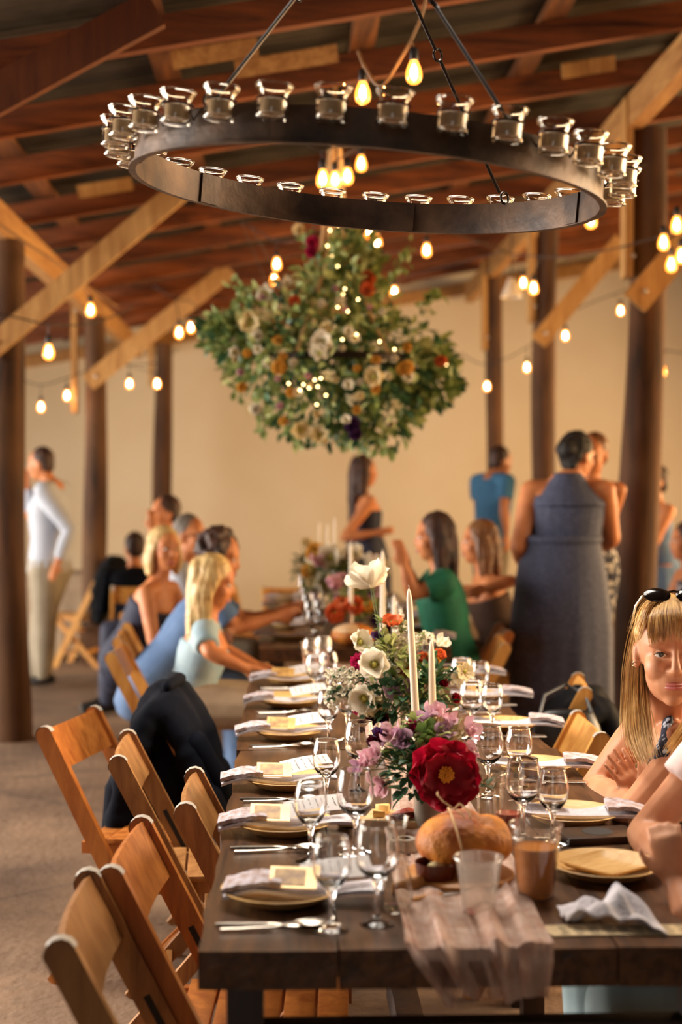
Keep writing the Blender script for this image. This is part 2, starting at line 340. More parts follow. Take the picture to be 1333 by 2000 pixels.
# ---------------------------------------------------------------- mesh helpers
class MB:
    def __init__(s): s.v = []; s.f = []
    def add(s, vs, fs):
        o = len(s.v); s.v += [tuple(p) for p in vs]; s.f += [tuple(i + o for i in q) for q in fs]
    def box(s, c, size, rot=None, taper=1.0):
        c = V(c); hx, hy, hz = size[0] / 2, size[1] / 2, size[2] / 2
        vs = []
        for z in (-1, 1):
            k = taper if z > 0 else 1.0
            for x, y in ((-1, -1), (1, -1), (1, 1), (-1, 1)):
                p = V((x * hx * k, y * hy * k, z * hz))
                if rot is not None: p = rot @ p
                vs.append(c + p)
        s.add(vs, [(0, 3, 2, 1), (4, 5, 6, 7), (0, 1, 5, 4), (1, 2, 6, 5), (2, 3, 7, 6), (3, 0, 4, 7)])
    def beam(s, p0, p1, wd, ht, up=V((0, 0, 1))):
        """rectangular bar from p0 to p1; wd across, ht along up"""
        p0, p1, up = V(p0), V(p1), V(up); d = (p1 - p0).normalized(); sd = d.cross(up).normalized(); u = sd.cross(d)
        vs = []
        for p in (p0, p1):
            for a, b in ((-1, -1), (1, -1), (1, 1), (-1, 1)): vs.append(p + sd * a * wd / 2 + u * b * ht / 2)
        s.add(vs, [(0, 3, 2, 1), (4, 5, 6, 7), (0, 1, 5, 4), (1, 2, 6, 5), (2, 3, 7, 6), (3, 0, 4, 7)])
    def tube(s, pts, rad, n=8, cap=True):
        pts = [V(p) for p in pts]
        if not isinstance(rad, (list, tuple)): rad = [rad] * len(pts)
        s.loft(pts, [(r, r) for r in rad], None, n, cap)
    def loft(s, pts, rr, side=None, n=14, cap=True, rnd_cap=False):
        pts = [V(p) for p in pts]; rr = list(rr)
        if rnd_cap:
            d0 = (pts[0] - pts[1]).normalized(); d1 = (pts[-1] - pts[-2]).normalized()
            a, b = rr[0], rr[-1]; m0 = min(a); m1 = min(b)
            pts = [pts[0] + d0 * m0 * 0.92, pts[0] + d0 * m0 * 0.6] + pts + [pts[-1] + d1 * m1 * 0.6, pts[-1] + d1 * m1 * 0.92]
            rr = [(a[0] * .35, a[1] * .35), (a[0] * .8, a[1] * .8)] + rr + [(b[0] * .8, b[1] * .8), (b[0] * .35, b[1] * .35)]
        o = len(s.v); prev = None; N = len(pts)
        for i, p in enumerate(pts):
            t = (pts[min(i + 1, N - 1)] - pts[max(i - 1, 0)]).normalized()
            if side is not None:
                sd = V(side) - t * V(side).dot(t)
                sd = sd.normalized()
            elif prev is None:
                sd = t.orthogonal().normalized()
            else:
                sd = prev - t * prev.dot(t)
                sd = sd.normalized() if sd.length > 1e-6 else t.orthogonal().normalized()
            prev = sd; u = t.cross(sd)
            for k in range(n):
                a = 2 * PI * k / n
                s.v.append(tuple(p + sd * math.cos(a) * rr[i][0] + u * math.sin(a) * rr[i][1]))
        for i in range(N - 1):
            for k in range(n):
                k2 = (k + 1) % n
                s.f.append((o + i * n + k, o + i * n + k2, o + (i + 1) * n + k2, o + (i + 1) * n + k))
        if cap:
            s.f.append(tuple(o + k for k in reversed(range(n)))); s.f.append(tuple(o + (N - 1) * n + k for k in range(n)))
    def lathe(s, prof, n=24, mtx=None):
        o = len(s.v); rows = []
        for r, z in prof:
            row = []
            if r < 1e-6:
                p = V((0, 0, z)); s.v.append(tuple(mtx @ p if mtx else p)); row = [len(s.v) - 1] * n
            else:
                for k in range(n):
                    a = 2 * PI * k / n; p = V((r * math.cos(a), r * math.sin(a), z))
                    s.v.append(tuple(mtx @ p if mtx else p)); row.append(len(s.v) - 1)
            rows.append(row)
        for a, b in zip(rows, rows[1:]):
            for k in range(n):
                k2 = (k + 1) % n
                q = [a[k], a[k2], b[k2], b[k]]; q2 = []
                for x in q:
                    if x not in q2: q2.append(x)
                if len(q2) > 2: s.f.append(tuple(q2))
    def ell(s, c, rad, rot=None, seg=14, rings=9):
        c = V(c); vs = []; fs = []
        if not isinstance(rad, (list, tuple)): rad = (rad,) * 3
        mt = Matrix.Translation(c) @ (rot.to_4x4() if rot is not None else Matrix.Identity(4)) @ Matrix.Diagonal((*rad, 1))
        s.lathe([(math.sin(PI * i / rings) if 0 < i < rings else 0, -math.cos(PI * i / rings)) for i in range(rings + 1)], seg, mt)
    def grid(s, fn, nu, nv):
        o = len(s.v)
        for i in range(nu + 1):
            for j in range(nv + 1): s.v.append(tuple(fn(i / nu, j / nv)))
        for i in range(nu):
            for j in range(nv):
                a = o + i * (nv + 1) + j; s.f.append((a, a + nv + 1, a + nv + 2, a + 1))
    def slab(s, fn, nu, nv, th):
        """a cloth-like sheet with thickness"""
        P = [[V(fn(i / nu, j / nv)) for j in range(nv + 1)] for i in range(nu + 1)]
        o = len(s.v); n = (nu + 1) * (nv + 1)
        for row in P:
            for p in row: s.v.append(tuple(p))
        for row in P:
            for p in row: s.v.append((p.x, p.y, p.z - th))
        ix = lambda i, j: o + i * (nv + 1) + j
        for i in range(nu):
            for j in range(nv):
                s.f.append((ix(i, j), ix(i + 1, j), ix(i + 1, j + 1), ix(i, j + 1)))
                s.f.append((n + ix(i, j), n + ix(i, j + 1), n + ix(i + 1, j + 1), n + ix(i + 1, j)))
        for i in range(nu):
            for j in (0, nv): s.f.append((ix(i, j), ix(i + 1, j), n + ix(i + 1, j), n + ix(i, j)))
        for j in range(nv):
            for i in (0, nu): s.f.append((ix(i, j), ix(i, j + 1), n + ix(i, j + 1), n + ix(i, j)))
    def mesh(s, name, m, smooth=True, bevel=0.0, ang=40, fix=True):
        me = bpy.data.meshes.new(name); me.from_pydata(s.v, [], s.f)
        if fix or bevel:
            bm = bmesh.new(); bm.from_mesh(me)
            if bevel:
                bmesh.ops.bevel(bm, geom=list(bm.edges), offset=bevel, segments=2, affect='EDGES', profile=0.6)
            bmesh.ops.recalc_face_normals(bm, faces=list(bm.faces)); bm.to_mesh(me); bm.free()
        if smooth:
            me.shade_smooth(); me.set_sharp_from_angle(angle=R(ang))
        if m is not None: me.materials.append(M[m] if isinstance(m, str) else m)
        return me
    def build(s, name, m, parent=None, smooth=True, bevel=0.0, ang=40, fix=True):
        return obj(name, s.mesh(name, m, smooth, bevel, ang, fix), parent)

def obj(name, me, parent=None):
    o = bpy.data.objects.new(name, me); COL.objects.link(o)
    if parent is not None: o.parent = parent
    return o
def tag(o, label=None, cat=None, group=None, kind=None):
    if label: o['label'] = label
    if cat: o['category'] = cat
    if group: o['group'] = group
    if kind: o['kind'] = kind
    return o
def empty(name, loc=(0, 0, 0), rot=None):
    o = bpy.data.objects.new(name, None); COL.objects.link(o); o.location = loc
    o.empty_display_size = 0.05
    if rot is not None: o.rotation_euler = rot
    return o
def thing(name, label, cat, loc=(0, 0, 0), rz=0.0, group=None):
    return tag(empty(name, loc, (0, 0, rz)), label, cat, group)
def copy_tree(o, parent=None):
    c = o.copy(); COL.objects.link(c); c.parent = parent
    for ch in list(o.children): copy_tree(ch, c)
    return c
def dup(proto, label, loc, rz=0.0, group=None, rot=None, scale=None):
    c = copy_tree(proto); c.location = loc; c.rotation_euler = rot if rot is not None else (0, 0, rz)
    c['label'] = label
    if group: c['group'] = group
    if scale: c.scale = (scale,) * 3
    return c
def rotZ(a): return Matrix.Rotation(a, 3, 'Z')
def align(d, twist=0.0):
    q = V(d).normalized().to_track_quat('Z', 'Y')
    return q.to_matrix() @ Matrix.Rotation(twist, 3, 'Z')

# ================================================================ STRUCTURE
mb = MB(); mb.grid(lambda u, v: (-14 + 28 * u, -6 + 23 * v, 0.012 * noise.noise(V((u * 14, v * 12, 0)))), 60, 50)
fl = mb.build('floor', 'floor'); fl['kind'] = 'structure'

ROOF0, ROOFK = 3.47, 0.17       # underside of the rafters: z = ROOF0 + ROOFK * x
def roofz(x): return ROOF0 + ROOFK * x
WALLY = 16.2
mb = MB()
x0, x1 = -9.0, 9.0
mb.add([(x0, WALLY, 0), (x1, WALLY, 0), (x1, WALLY, roofz(x1) + .3), (x0, WALLY, roofz(x0) + .3),
        (x0, WALLY + .15, 0), (x1, WALLY + .15, 0), (x1, WALLY + .15, roofz(x1) + .3), (x0, WALLY + .15, roofz(x0) + .3)],
       [(0, 1, 2, 3), (5, 4, 7, 6), (0, 4, 5, 1), (3, 2, 6, 7), (0, 3, 7, 4), (1, 5, 6, 2)])
wl = mb.build('wall_back', 'wall', smooth=False); wl['kind'] = 'structure'
# top trim board of the end wall
mb = MB(); mb.beam((x0, WALLY - .03, roofz(x0) - .02), (x1, WALLY - .03, roofz(x1) - .02), 0.05, 0.14)
tb = mb.build('trim_1', 'plate_beam', smooth=False); tb['kind'] = 'structure'

ceil = empty('ceiling'); ceil['kind'] = 'structure'
RL, RR_ = -8.5, 8.5
mb = MB()
mb.beam((0, 0, 0), (RR_ - RL, 0, ROOFK * (RR_ - RL)), 0.06, 0.135)
raf = mb.mesh('rafter', 'rafter', smooth=False)
yy = 2.2; k = 0
while yy < WALLY - 0.3:
    o = obj('rafter', raf, ceil); o.location = (RL, yy + rnd.uniform(-.04, .04), roofz(RL) + 0.0675 + rnd.uniform(-.012, .012)); yy += 0.98
    k += 1
# purlins running along the building on top of the rafters
mb = MB(); mb.beam((0, 1.0, 0), (0, WALLY, 0), 0.12, 0.045); pur = mb.mesh('purlin', 'purlin', smooth=False)
x = -8.2
while x < 8.3:
    o = obj('purlin', pur, ceil); o.location = (x, 0, roofz(x) + 0.135 + 0.025); o.rotation_euler = (0, -math.atan(ROOFK), 0); x += 0.95
# corrugated sheets
sw = 0.66; per = 0.0733
mb = MB()
def corr(u, v):
    x = RL - .2 + (RR_ - RL + .4) * u; y = sw * v * 1.04
    return (x, y, roofz(x) + .197 + 0.009 * math.sin(2 * PI * y / per))
mb.grid(corr, 3, 54)
sheet = mb.mesh('roof_sheet', 'metal_sheet')
y = 0.9
while y < WALLY:
    o = obj('roof_sheet', sheet, ceil); o.location = (0, y, rnd.uniform(0, .006)); y += sw

# short pale boards tilted between a few rafters
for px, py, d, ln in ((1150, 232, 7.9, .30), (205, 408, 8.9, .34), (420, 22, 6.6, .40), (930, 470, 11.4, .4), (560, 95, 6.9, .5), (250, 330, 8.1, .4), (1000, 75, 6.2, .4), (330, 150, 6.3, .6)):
    c_ = at(px, py, d); mb = MB(); mb.box((0, 0, 0), (ln, 0.02, 0.085)); o = mb.build('pale_board', 'brace' if ln < .36 else 'plate_beam', ceil, smooth=False)
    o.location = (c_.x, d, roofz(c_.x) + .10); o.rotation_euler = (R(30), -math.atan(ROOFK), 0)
# longitudinal beams carried by the posts
mb = MB(); mb.box((0, 0, 0), (0.09, 15.2, 0.19))
bl = mb.build('roof_beam', 'plate_beam', smooth=False); bl.location = (-1.72, 8.5, roofz(-1.72) - .10)
tag(bl, 'pale timber beam running along the tops of the posts beside the chairs', 'beam', 'long roof beams')
br = obj('roof_beam', bl.data); br.location = (2.02, 8.5, roofz(2.02) - .10)
tag(br, 'pale timber beam above the posts behind the woman in the long dress', 'beam', 'long roof beams')

def log_post(label, x, y, rad, scab, brace, lean=0.0, block=False, bm='brace'):
    t = thing('timber_post', label, 'post', (x, y, 0), 0, 'log posts under the roof')
    H = roofz(x) - 0.19; mb = MB(); n = 14; ph = rnd.uniform(0, 9)
    pts = []; rr = []
    for i in range(15):
        z = H * i / 14; q = 1.12 - 0.2 * i / 14
        pts.append((lean * z + 0.015 * math.sin(z * 1.7 + ph), 0.012 * math.cos(z * 2.1 + ph), z)); rr.append((rad * q * (1 + .05 * math.sin(z * 3 + ph)),) * 2)
    mb.loft(pts, rr, None, n)
    mb.build('log', 'post', t)
    for sx, ln, side in scab:            # short boards nailed to the post beneath the beam
        mb = MB(); mb.box((lean * H + sx, side, H + .17 - ln / 2), (0.045, 0.14, ln)); mb.build('side_board', 'brace', t, smooth=False)
        for bz in (0.12, ln - .12):
            b = MB(); b.ell((lean * H + sx + (0.024 if sx < 0 else -.024), side - .07, H + .17 - bz), 0.014, seg=8, rings=5); b.build('bolt', 'bolt', t)
    for (p0, p1, wd) in brace:
        mb = MB(); p0 = V(p0) - V((x, y, 0)); p1 = V(p1) - V((x, y, 0))
        mb.beam(p0, p1, 0.045, wd, V((0, 0, 1))); bo = mb.build('brace', bm, t, smooth=False)
        b = MB(); b.ell(p0 + (p1 - p0).normalized() * .09 + V((0, -.026, 0)), 0.016, seg=8, rings=5); b.build('bolt', 'bolt', t)
    if block:
        mb = MB(); mb.box((0, 0, 0.16), (0.25, 0.25, 0.32)); mb.build('base_block', 'post', t, bevel=0.01)
    return t
fy = -0.16
log_post('thick log post with a pale brace, standing before the man in the white shirt', -1.70, 8.6, 0.115, [], [(at(-30, 690, 8.6 + fy), at(352, 372, 8.6 + fy), 0.13)])
log_post('log post on a square block between the standing man and the seated guests', -1.70, 12.4, 0.10, [(-.17, 1.0, 0)], [(at(172, 748, 12.4 + fy), at(450, 525, 12.4 + fy), 0.15)], 0.0, True)
log_post('thin dark log post against the end wall behind the seated guests', -1.36, 15.2, 0.10, [(-.12, 0.62, 0)], [])
log_post('massive log post directly behind the blonde woman at the table', 2.05, 8.4, 0.115, [(-.14, 1.05, -.05)], [(at(1240, 592, 8.4 + fy), at(1420, 385, 8.4 + fy), 0.16)], 0.02)
log_post('log post with an outward brace behind the woman in the long dress', 2.02, 11.4, 0.095, [(-.13, 0.95, 0)], [(at(1052, 668, 11.4 + fy), at(1215, 470, 11.4 + fy), 0.14)], 0.012)
log_post('slim log post behind the man in the blue shirt', 2.02, 14.2, 0.085, [(-.12, 0.9, 0)], [], 0.01)
# near frame: only its brace reaches into the picture
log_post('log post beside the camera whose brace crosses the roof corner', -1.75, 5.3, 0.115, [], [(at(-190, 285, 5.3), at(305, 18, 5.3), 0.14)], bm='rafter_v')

# ================================================================ TABLES
TX0, TX1 = -0.150, 0.755
def farm_table(label, y0, y1, dx=0.0, dz=0.0):
    t = thing('farm_table', label, 'table', ((TX0 + TX1) / 2 + dx, (y0 + y1) / 2, 0), 0, 'farm tables set end to end')
    L = y1 - y0; W = TX1 - TX0; n = 4; th = 0.062
    for i in range(n):
        wdt = W / n
        mb = MB(); xx = -W / 2 + wdt * (i + .5)
        nseg = 12
        ph = rnd.uniform(0, 9)
        def top(u, v):
            e = 0.0035 * math.sin(v * 17 + ph) + 0.003 * math.sin(v * 41 + ph * 2)
            return (xx + (u - .5) * (wdt - .003) + (e if (u < .01 and i == 0) or (u > .99 and i == n - 1) else 0), -L / 2 + L * v, TZ + dz + 0.0012 * math.sin(v * 9 + u * 3 + ph))
        mb.slab(top, 2, nseg * 2, th + (0.002 if i % 2 else 0))
        mb.build('plank', 'table', t, ang=30, bevel=0.0)
    for sx in (-1, 1):
        for sy in (-1, 1):
            mb = MB(); mb.box((sx * (W / 2 - .075), sy * (L / 2 - .06), (TZ - th) / 2), (0.06, 0.07, TZ - th)); mb.build('leg', 'table_leg', t, bevel=0.004)
    for sy in (-1, 1):
        mb = MB(); mb.box((0, sy * (L / 2 - .06), 0.58), (W - .12, 0.045, 0.09)); mb.build('end_rail', 'table_leg', t, bevel=0.004)
    mb = MB(); mb.box((0, 0, 0.12), (0.07, L - .12, 0.09)); mb.build('stretcher', 'table_leg', t, bevel=0.004)
    return t
farm_table('dark farm table closest to the camera, with the gauze runner hanging over its end', 2.27, 4.03)
farm_table('farm table in the middle, under the tall white poppies and slim candles', 4.045, 5.85, -0.012, -0.002)
farm_table('farm table beneath the hanging flower ring, beyond the gap', 6.60, 8.40, 0.0, 0.0)
farm_table('farthest farm table in the row, closest to the end wall', 8.42, 10.2, 0.0, 0.0)

# ================================================================ FOLDING CHAIRS
CW = 0.205          # half spacing of the long stiles
def make_chair(wm):
    t = empty('folding_chair'); tag(t, 'wooden folding chair', 'chair', 'wooden folding chairs')
    # local: +x is the way the sitter faces, origin on the floor under the top of the back
    T0 = V((0, 0, 0.785)); T1 = V((0.40, 0, 0.0)); dr = (T1 - T0).normalized(); nrm = V((dr.z, 0, -dr.x))
    for s in (-1, 1):
        mb = MB()
        # stile with rounded top: polygon extruded along y
        wd, th = 0.052, 0.024
        prof = []
        nn = V((-dr.z, 0, dr.x))
        for a in range(7):
            an = PI * a / 6
            prof.append(T0 + dr * 0.026 + nn * math.cos(an) * wd / 2 - dr * math.sin(an) * wd / 2)
        prof += [T1 - nn * wd / 2, T1 + nn * wd / 2]
        pv = [p + V((0, s * CW - th / 2, 0)) for p in prof] + [p + V((0, s * CW + th / 2, 0)) for p in prof]
        m = len(prof)
        mb.add(pv, [tuple(range(m)), tuple(reversed(range(m, 2 * m)))] + [(i, (i + 1) % m, m + (i + 1) % m, m + i) for i in range(m)])
        st = mb.build('stile', wm, t, ang=35)
        # worn round cap and the dark sliding slot with its bolt
        mb = MB()
        cv = []
        for a in range(7):
            an = PI * a / 6
            for yy in (-1, 1): cv.append(T0 + dr * 0.026 + nn * math.cos(an) * (wd / 2 + .0015) - dr * math.sin(an) * (wd / 2 + .0015) + V((0, s * CW + yy * (th / 2 + .001), 0)))
        mb.add(cv, [(2 * i, 2 * i + 1, 2 * i + 3, 2 * i + 2) for i in range(6)]); mb.build('cap', 'cap', st)
        mb = MB(); c0 = T0 + (T1 - T0) * 0.30; c1 = T0 + (T1 - T0) * 0.50
        mb.beam(c0 + V((0, s * (CW - th / 2 + .003), 0)), c1 + V((0, s * (CW - th / 2 + .003), 0)), 0.008, 0.013, V((0, 0, 1))); mb.build('slot', 'slot', st)
        mb = MB(); mb.ell(c0 + (c1 - c0) * .9 + V((0, s * (CW - th / 2 - .001), 0)), 0.008, seg=8, rings=5); mb.build('bolt', 'bolt', st)
        # rear leg crossing behind
        mb = MB(); q0 = V((0.40, s * (CW - .035), 0.425)); q1 = V((0.02, s * (CW - .035), 0.0))
        mb.beam(q0, q1, 0.022, 0.042, V((1, 0, 1))); mb.build('leg', wm, t, smooth=False)
    # backrest board, slightly dished
    b0 = T0 + dr * 0.012; b1 = T0 + dr * 0.145
    mb = MB()
    def bk(u, v):
        y = (u - .5) * 2 * (CW - .008); p = b0 + (b1 - b0) * v
        return p + nrm * (0.016 * (1 - (2 * u - 1) ** 2) + .0) + V((0, y, 0))
    P = [[bk(i / 10, j / 3) for j in range(4)] for i in range(11)]
    vs = [p for r_ in P for p in r_] + [p - nrm * 0.013 for r_ in P for p in r_]; n0 = 44; fs = []
    for i in range(10):
        for j in range(3):
            a = i * 4 + j; fs += [(a, a + 4, a + 5, a + 1), (n0 + a, n0 + a + 1, n0 + a + 5, n0 + a + 4)]
        for j in (0, 3):
            a = i * 4 + j; fs.append((a, a + 4, n0 + a + 4, n0 + a))
    for i in (0, 10):
        for j in range(3):
            a = i * 4 + j; fs.append((a, a + 1, n0 + a + 1, n0 + a))
    mb.add(vs, fs); mb.build('backrest', wm, t, ang=35)
    # seat: frame rails and slats
    sz = 0.432
    sl = MB(); sl.box((0, 0, 0), (0.062, 2 * CW - .07, 0.016)); slm = sl.mesh('slat', wm, bevel=0.003)
    for i in range(5):
        o = obj('slat', slm, t); o.location = (0.155 + i * 0.069, 0, sz + 0.008 - 0.004 * (i == 0))
    for s in (-1, 1):
        mb = MB(); mb.box((0.29, s * (CW - .052), sz - .016), (0.36, 0.022, 0.034)); mb.build('seat_rail', wm, t, smooth=False)
    for (p, q) in ((0.16, 0.0), (0.80, 0.0)):
        c = T0 + (T1 - T0) * (0.62 if p < .5 else 0.86)
        mb = MB(); mb.tube([c + V((0, -CW, 0)), c + V((0, CW, 0))], 0.009, 8); mb.build('stretcher', wm, t)
    mb = MB(); c = V((0.40, 0, 0.425)) + (V((0.02, 0, 0)) - V((0.40, 0, 0.425))) * 0.7
    mb.beam(c + V((0, -CW + .03, 0)), c + V((0, CW - .03, 0)), 0.018, 0.034, V((0, 0, 1))); mb.build('stretcher', wm, t, smooth=False)
    return t
chairs = {k: make_chair(k) for k in ('chair1', 'chair2', 'chair3')}
used_proto = set()
def chair(kind, label, x, y, rz, group='wooden folding chairs at the tables'):
    if kind not in used_proto:
        used_proto.add(kind); c = chairs[kind]; c.location = (x, y, 0); c.rotation_euler = (0, 0, rz); c['label'] = label; c['group'] = group; return c
    return dup(chairs[kind], label, (x, y, 0), rz, group)
# chair-lined side: sitter faces +x
chair('chair2', 'yellow-brown folding chair closest to the camera, beside the near table corner', -0.385, 2.47, R(2))
chair('chair1', 'reddish folding chair, second from the camera, tucked against the table', -0.345, 2.90, R(-2)).name = 'folding_chair'
chair('chair2', 'folding chair pushed farthest under the near table, its seat screws showing', -0.255, 3.44, R(1))
chair('chair2', 'folding chair before the dark jacket, with its long stile slanting to the table', -0.485, 4.02, R(3))
chair('chair1', 'orange folding chair pulled away from the table onto the open floor', -0.705, 4.50, R(-13))
chair('chair2', 'folding chair wearing the dark navy jacket', -0.42, 4.72, R(4))
chair('chair3', 'honey folding chair under the girl in the pale blue blouse', -0.80, 6.45, R(0))
chair('chair3', 'honey folding chair behind the guest in the blue shirt', -0.86, 7.1, R(3))
chair('chair3', 'honey folding chair of the woman with the blond bob', -0.9, 7.85, R(2))
chair('chair3', 'pale folding chair at the back table beside the square post block', -1.38, 13.6, R(200))
# the other long side: sitter faces -x
chair('chair3', 'pale folding chair beside the blonde woman', 0.93, 4.34, R(178))
chair('chair3', 'folding chair with black bag and coat hung over its back', 1.10, 5.28, R(172))
chair('chair3', 'honey folding chair between the long dress and the table end', 1.02, 6.75, R(176))
chair('chair1', 'reddish folding chair of the woman in the green tee', 1.12, 7.35, R(178))
chair('chair3', 'folding chair of the girl with the bare shoulders', 1.34, 8.05, R(180))
chair('chair1', 'folding chair hidden under the blonde woman', 1.24, 3.40, R(180))
chair('chair2', 'folding chair of the guest in the pink tee', 1.18, 2.72, R(180))
chair('chair3', 'pale folding chair at the far head of the table row', 0.0, 10.5, R(-80))
chair('chair3', 'pale folding chair leaning beside the far head of the tables', -0.62, 10.7, R(-60))

# ================================================================ PLATES AND SETTINGS
PRO = {}
def once(name, fn):
    if name not in PRO: PRO[name] = [fn(), False]
    return PRO[name]
def inst(name, fn, label, loc, rz=0.0, group=None, rot=None, scale=None):
    p = once(name, fn)
    if not p[1]:
        p[1] = True; o = p[0]; o.location = loc; o.rotation_euler = rot if rot is not None else (0, 0, rz); o['label'] = label
        if group: o['group'] = group
        if scale: o.scale = (scale,) * 3
        return o
    return dup(p[0], label, loc, rz, group, rot, scale)

def mk_plate():
    mb = MB()
    mb.lathe([(0, 0.0), (0.062, 0.0), (0.075, 0.004), (0.100, 0.020), (0.107, 0.0235), (0.1085, 0.0245), (0.107, 0.0255), (0.099, 0.0235), (0.074, 0.0075), (0.060, 0.004), (0, 0.004)], 40)
    o = mb.build('dinner_plate', 'bamboo'); tag(o, 'x', 'plate'); return o
def mk_square():
    mb = MB(); w = 0.068
    def f(u, v):
        x = (u - .5) * 2; y = (v - .5) * 2; r = max(abs(x), abs(y)); rc = 1 - 0.06 * (abs(x * y) ** 4)
        return (x * w * rc, y * w * rc, 0.003 + 0.011 * max(0, (r - .72) / .28) ** 1.5)
    mb.slab(f, 12, 12, 0.003); o = mb.build('square_plate', 'bamboo'); tag(o, 'x', 'plate'); return o
def mk_napkin():
    # folded gauze napkin draped across a plate, one end hanging past the rim
    mb = MB()
    def f(u, v):
        x = -0.165 + 0.285 * u; y = (v - .5) * (0.085 + 0.012 * math.sin(u * 7))
        rim = 0.033 + 0.0025 * math.sin(u * 9 + v * 3) + 0.0015 * math.sin(v * 15 + u * 4)
        z = rim - 0.010 * math.exp(-((x - .0) / .07) ** 2) - (0.012 * max(0, (-0.10 - x) / .06) ** 1.5)
        return (x, y, z)
    mb.slab(f, 26, 8, 0.0065)
    def g(u, v):
        x = -0.167 + 0.105 * u; y = (v - .5) * 0.088
        return (x, y, 0.0465 + 0.0012 * math.sin(v * 22 + u * 9) - (0.012 * max(0, (-0.10 - x) / .06) ** 1.5) + 0.0008 * math.sin(u * 30))
    o = mb.build('cloth_napkin', 'napkin2'); tag(o, 'x', 'napkin')
    m2 = MB(); m2.slab(g, 14, 10, 0.009); m2.build('folded_end', 'napkin', o)
    return o
def mk_menu():
    mb = MB(); w, h = 0.062, 0.125
    def f(u, v): return ((v - .5) * h, (u - .5) * w * 1.0, 0.0 + 0.006 * math.sin(v * 2.4))
    mb.slab(f, 4, 8, 0.0008); o = mb.build('menu_card', 'paper'); tag(o, 'x', 'card')
    # hand-lettered lines
    m2 = MB()
    for i in range(6):
        x = -h * .36 + h * .72 * i / 5
        ln = w * (0.30 if i in (0, 5) else 0.36)
        pts = []
        for kk in range(15):
            q = kk / 14; yy = (q - .5) * 2 * ln
            pts.append((x + 0.0018 * math.sin(kk * 2.1 + i), yy, 0.0012 + 0.006 * math.sin((x / h + .5) * 2.4)))
        for a, b in zip(pts, pts[1:]):
            if rnd.random() < .8: m2.beam(a, b, 0.0009, 0.0006)
    m2.build('lettering', 'ink', o, smooth=False)
    return o
def mk_goldcard():
    t = MB(); t.box((0, 0, 0.001), (0.085, 0.056, 0.002)); o = t.build('favour_card', 'gold', smooth=False); tag(o, 'x', 'card')
    m2 = MB(); m2.box((-0.006, 0, 0.0024), (0.056, 0.042, 0.001)); m2.build('picture', 'photo', o, smooth=False)
    return o
def mk_knife():
    mb = MB()
    mb.loft([(0, 0, .004), (0.02, 0, .0045), (0.085, 0, .004), (0.10, 0, .0035), (0.115, 0, .003), (0.16, 0, .003), (0.20, 0.001, .003), (0.212, 0.004, .003)],
            [(.004, .003), (.0052, .0035), (.0045, .003), (.0035, .003), (.0075, .0016), (.009, .0014), (.008, .0012), (.002, .001)], (0, 1, 0), 8)
    o = mb.build('table_knife', 'steel'); tag(o, 'x', 'knife'); return o
def mk_spoon():
    mb = MB()
    mb.loft([(0, 0, .005), (0.03, 0, .005), (0.09, 0, .006), (0.125, 0, .012)], [(.005, .0022), (.0048, .002), (.003, .0018), (.003, .0018)], (0, 1, 0), 8)
    def f(u, v):
        x = 0.122 + 0.062 * v; w = 0.0195 * math.sin(PI * min(1, .06 + .94 * v)) ** .6; y = (u - .5) * 2 * w
        return (x, y, 0.013 - 0.008 * math.sin(PI * v) * (1 - (2 * u - 1) ** 2))
    mb.slab(f, 6, 8, 0.0012); o = mb.build('table_spoon', 'steel'); tag(o, 'x', 'spoon'); return o
def mk_fork():
    mb = MB()
    mb.loft([(0, 0, .005), (0.03, 0, .005), (0.09, 0, .005), (0.125, 0, .010), (0.14, 0, .010)], [(.005, .002), (.0045, .002), (.003, .0018), (.006, .0015), (.011, .0012)], (0, 1, 0), 8)
    for k in range(4):
        y = -0.0095 + k * 0.0063; mb.tube([(0.138, y, .010), (0.165, y, .008), (0.19, y, .011)], [.0018, .0016, .0008], 6)
    o = mb.build('table_fork', 'steel'); tag(o, 'x', 'fork'); return o

SIDE_A = 'on the chair-lined long side'
LEFTS = [(2.555, 0.0), (3.07, 0.0), (3.535, 0.0), (4.24, 0.0), (4.86, 0.0), (5.42, 0.0)]
for i, (y, dx) in enumerate(LEFTS):
    w_ = '%s place setting from the camera, chair-lined side' % ORD[i]
    X = -0.018 + 0.004 * i
    inst('plate', mk_plate, 'round bamboo plate at the ' + w_, (X, y, TZ), rnd.uniform(0, 6), 'bamboo dinner plates')
    inst('napkin', mk_napkin, 'gauzy folded napkin at the ' + w_, ((.046, .010, -.008, .0, .004, .01)[i], y - .012, TZ), R(rnd.uniform(-4, 4)), 'napkins on the plates')
    if i != 4:
        inst('gold', mk_goldcard, 'gold favour card at the ' + w_, ((.004, -.045, -.042, -.03, 0, -.03)[i], y - .024, TZ + .046), 0, 'gold favour cards', (R(26), R(2), R(rnd.uniform(-8, 3))))
    inst('menu', mk_menu, 'white lettered menu card at the ' + w_, ((.080, .050, .040, .055, .06, .06)[i], y - .004 + .006 * (i % 3), TZ + .053), 0, 'menu cards', (R(20), R(-4), R(4 + 7 * (i % 3))))
    if i in (4,):
        inst('square', mk_square, 'square bamboo plate above the ' + w_, (X + .0, y + .19, TZ), R(4), 'square bamboo plates')
    inst('knife', mk_knife, 'steel knife at the ' + w_, (-0.128 + .003 * i, y - .165 + .012, TZ), R(rnd.uniform(-3, 3)), 'table knives')
    inst('spoon', mk_spoon, 'steel spoon at the ' + w_, (-0.118 + .003 * i, y - .165 - .018, TZ), R(rnd.uniform(-3, 4)), 'table spoons')
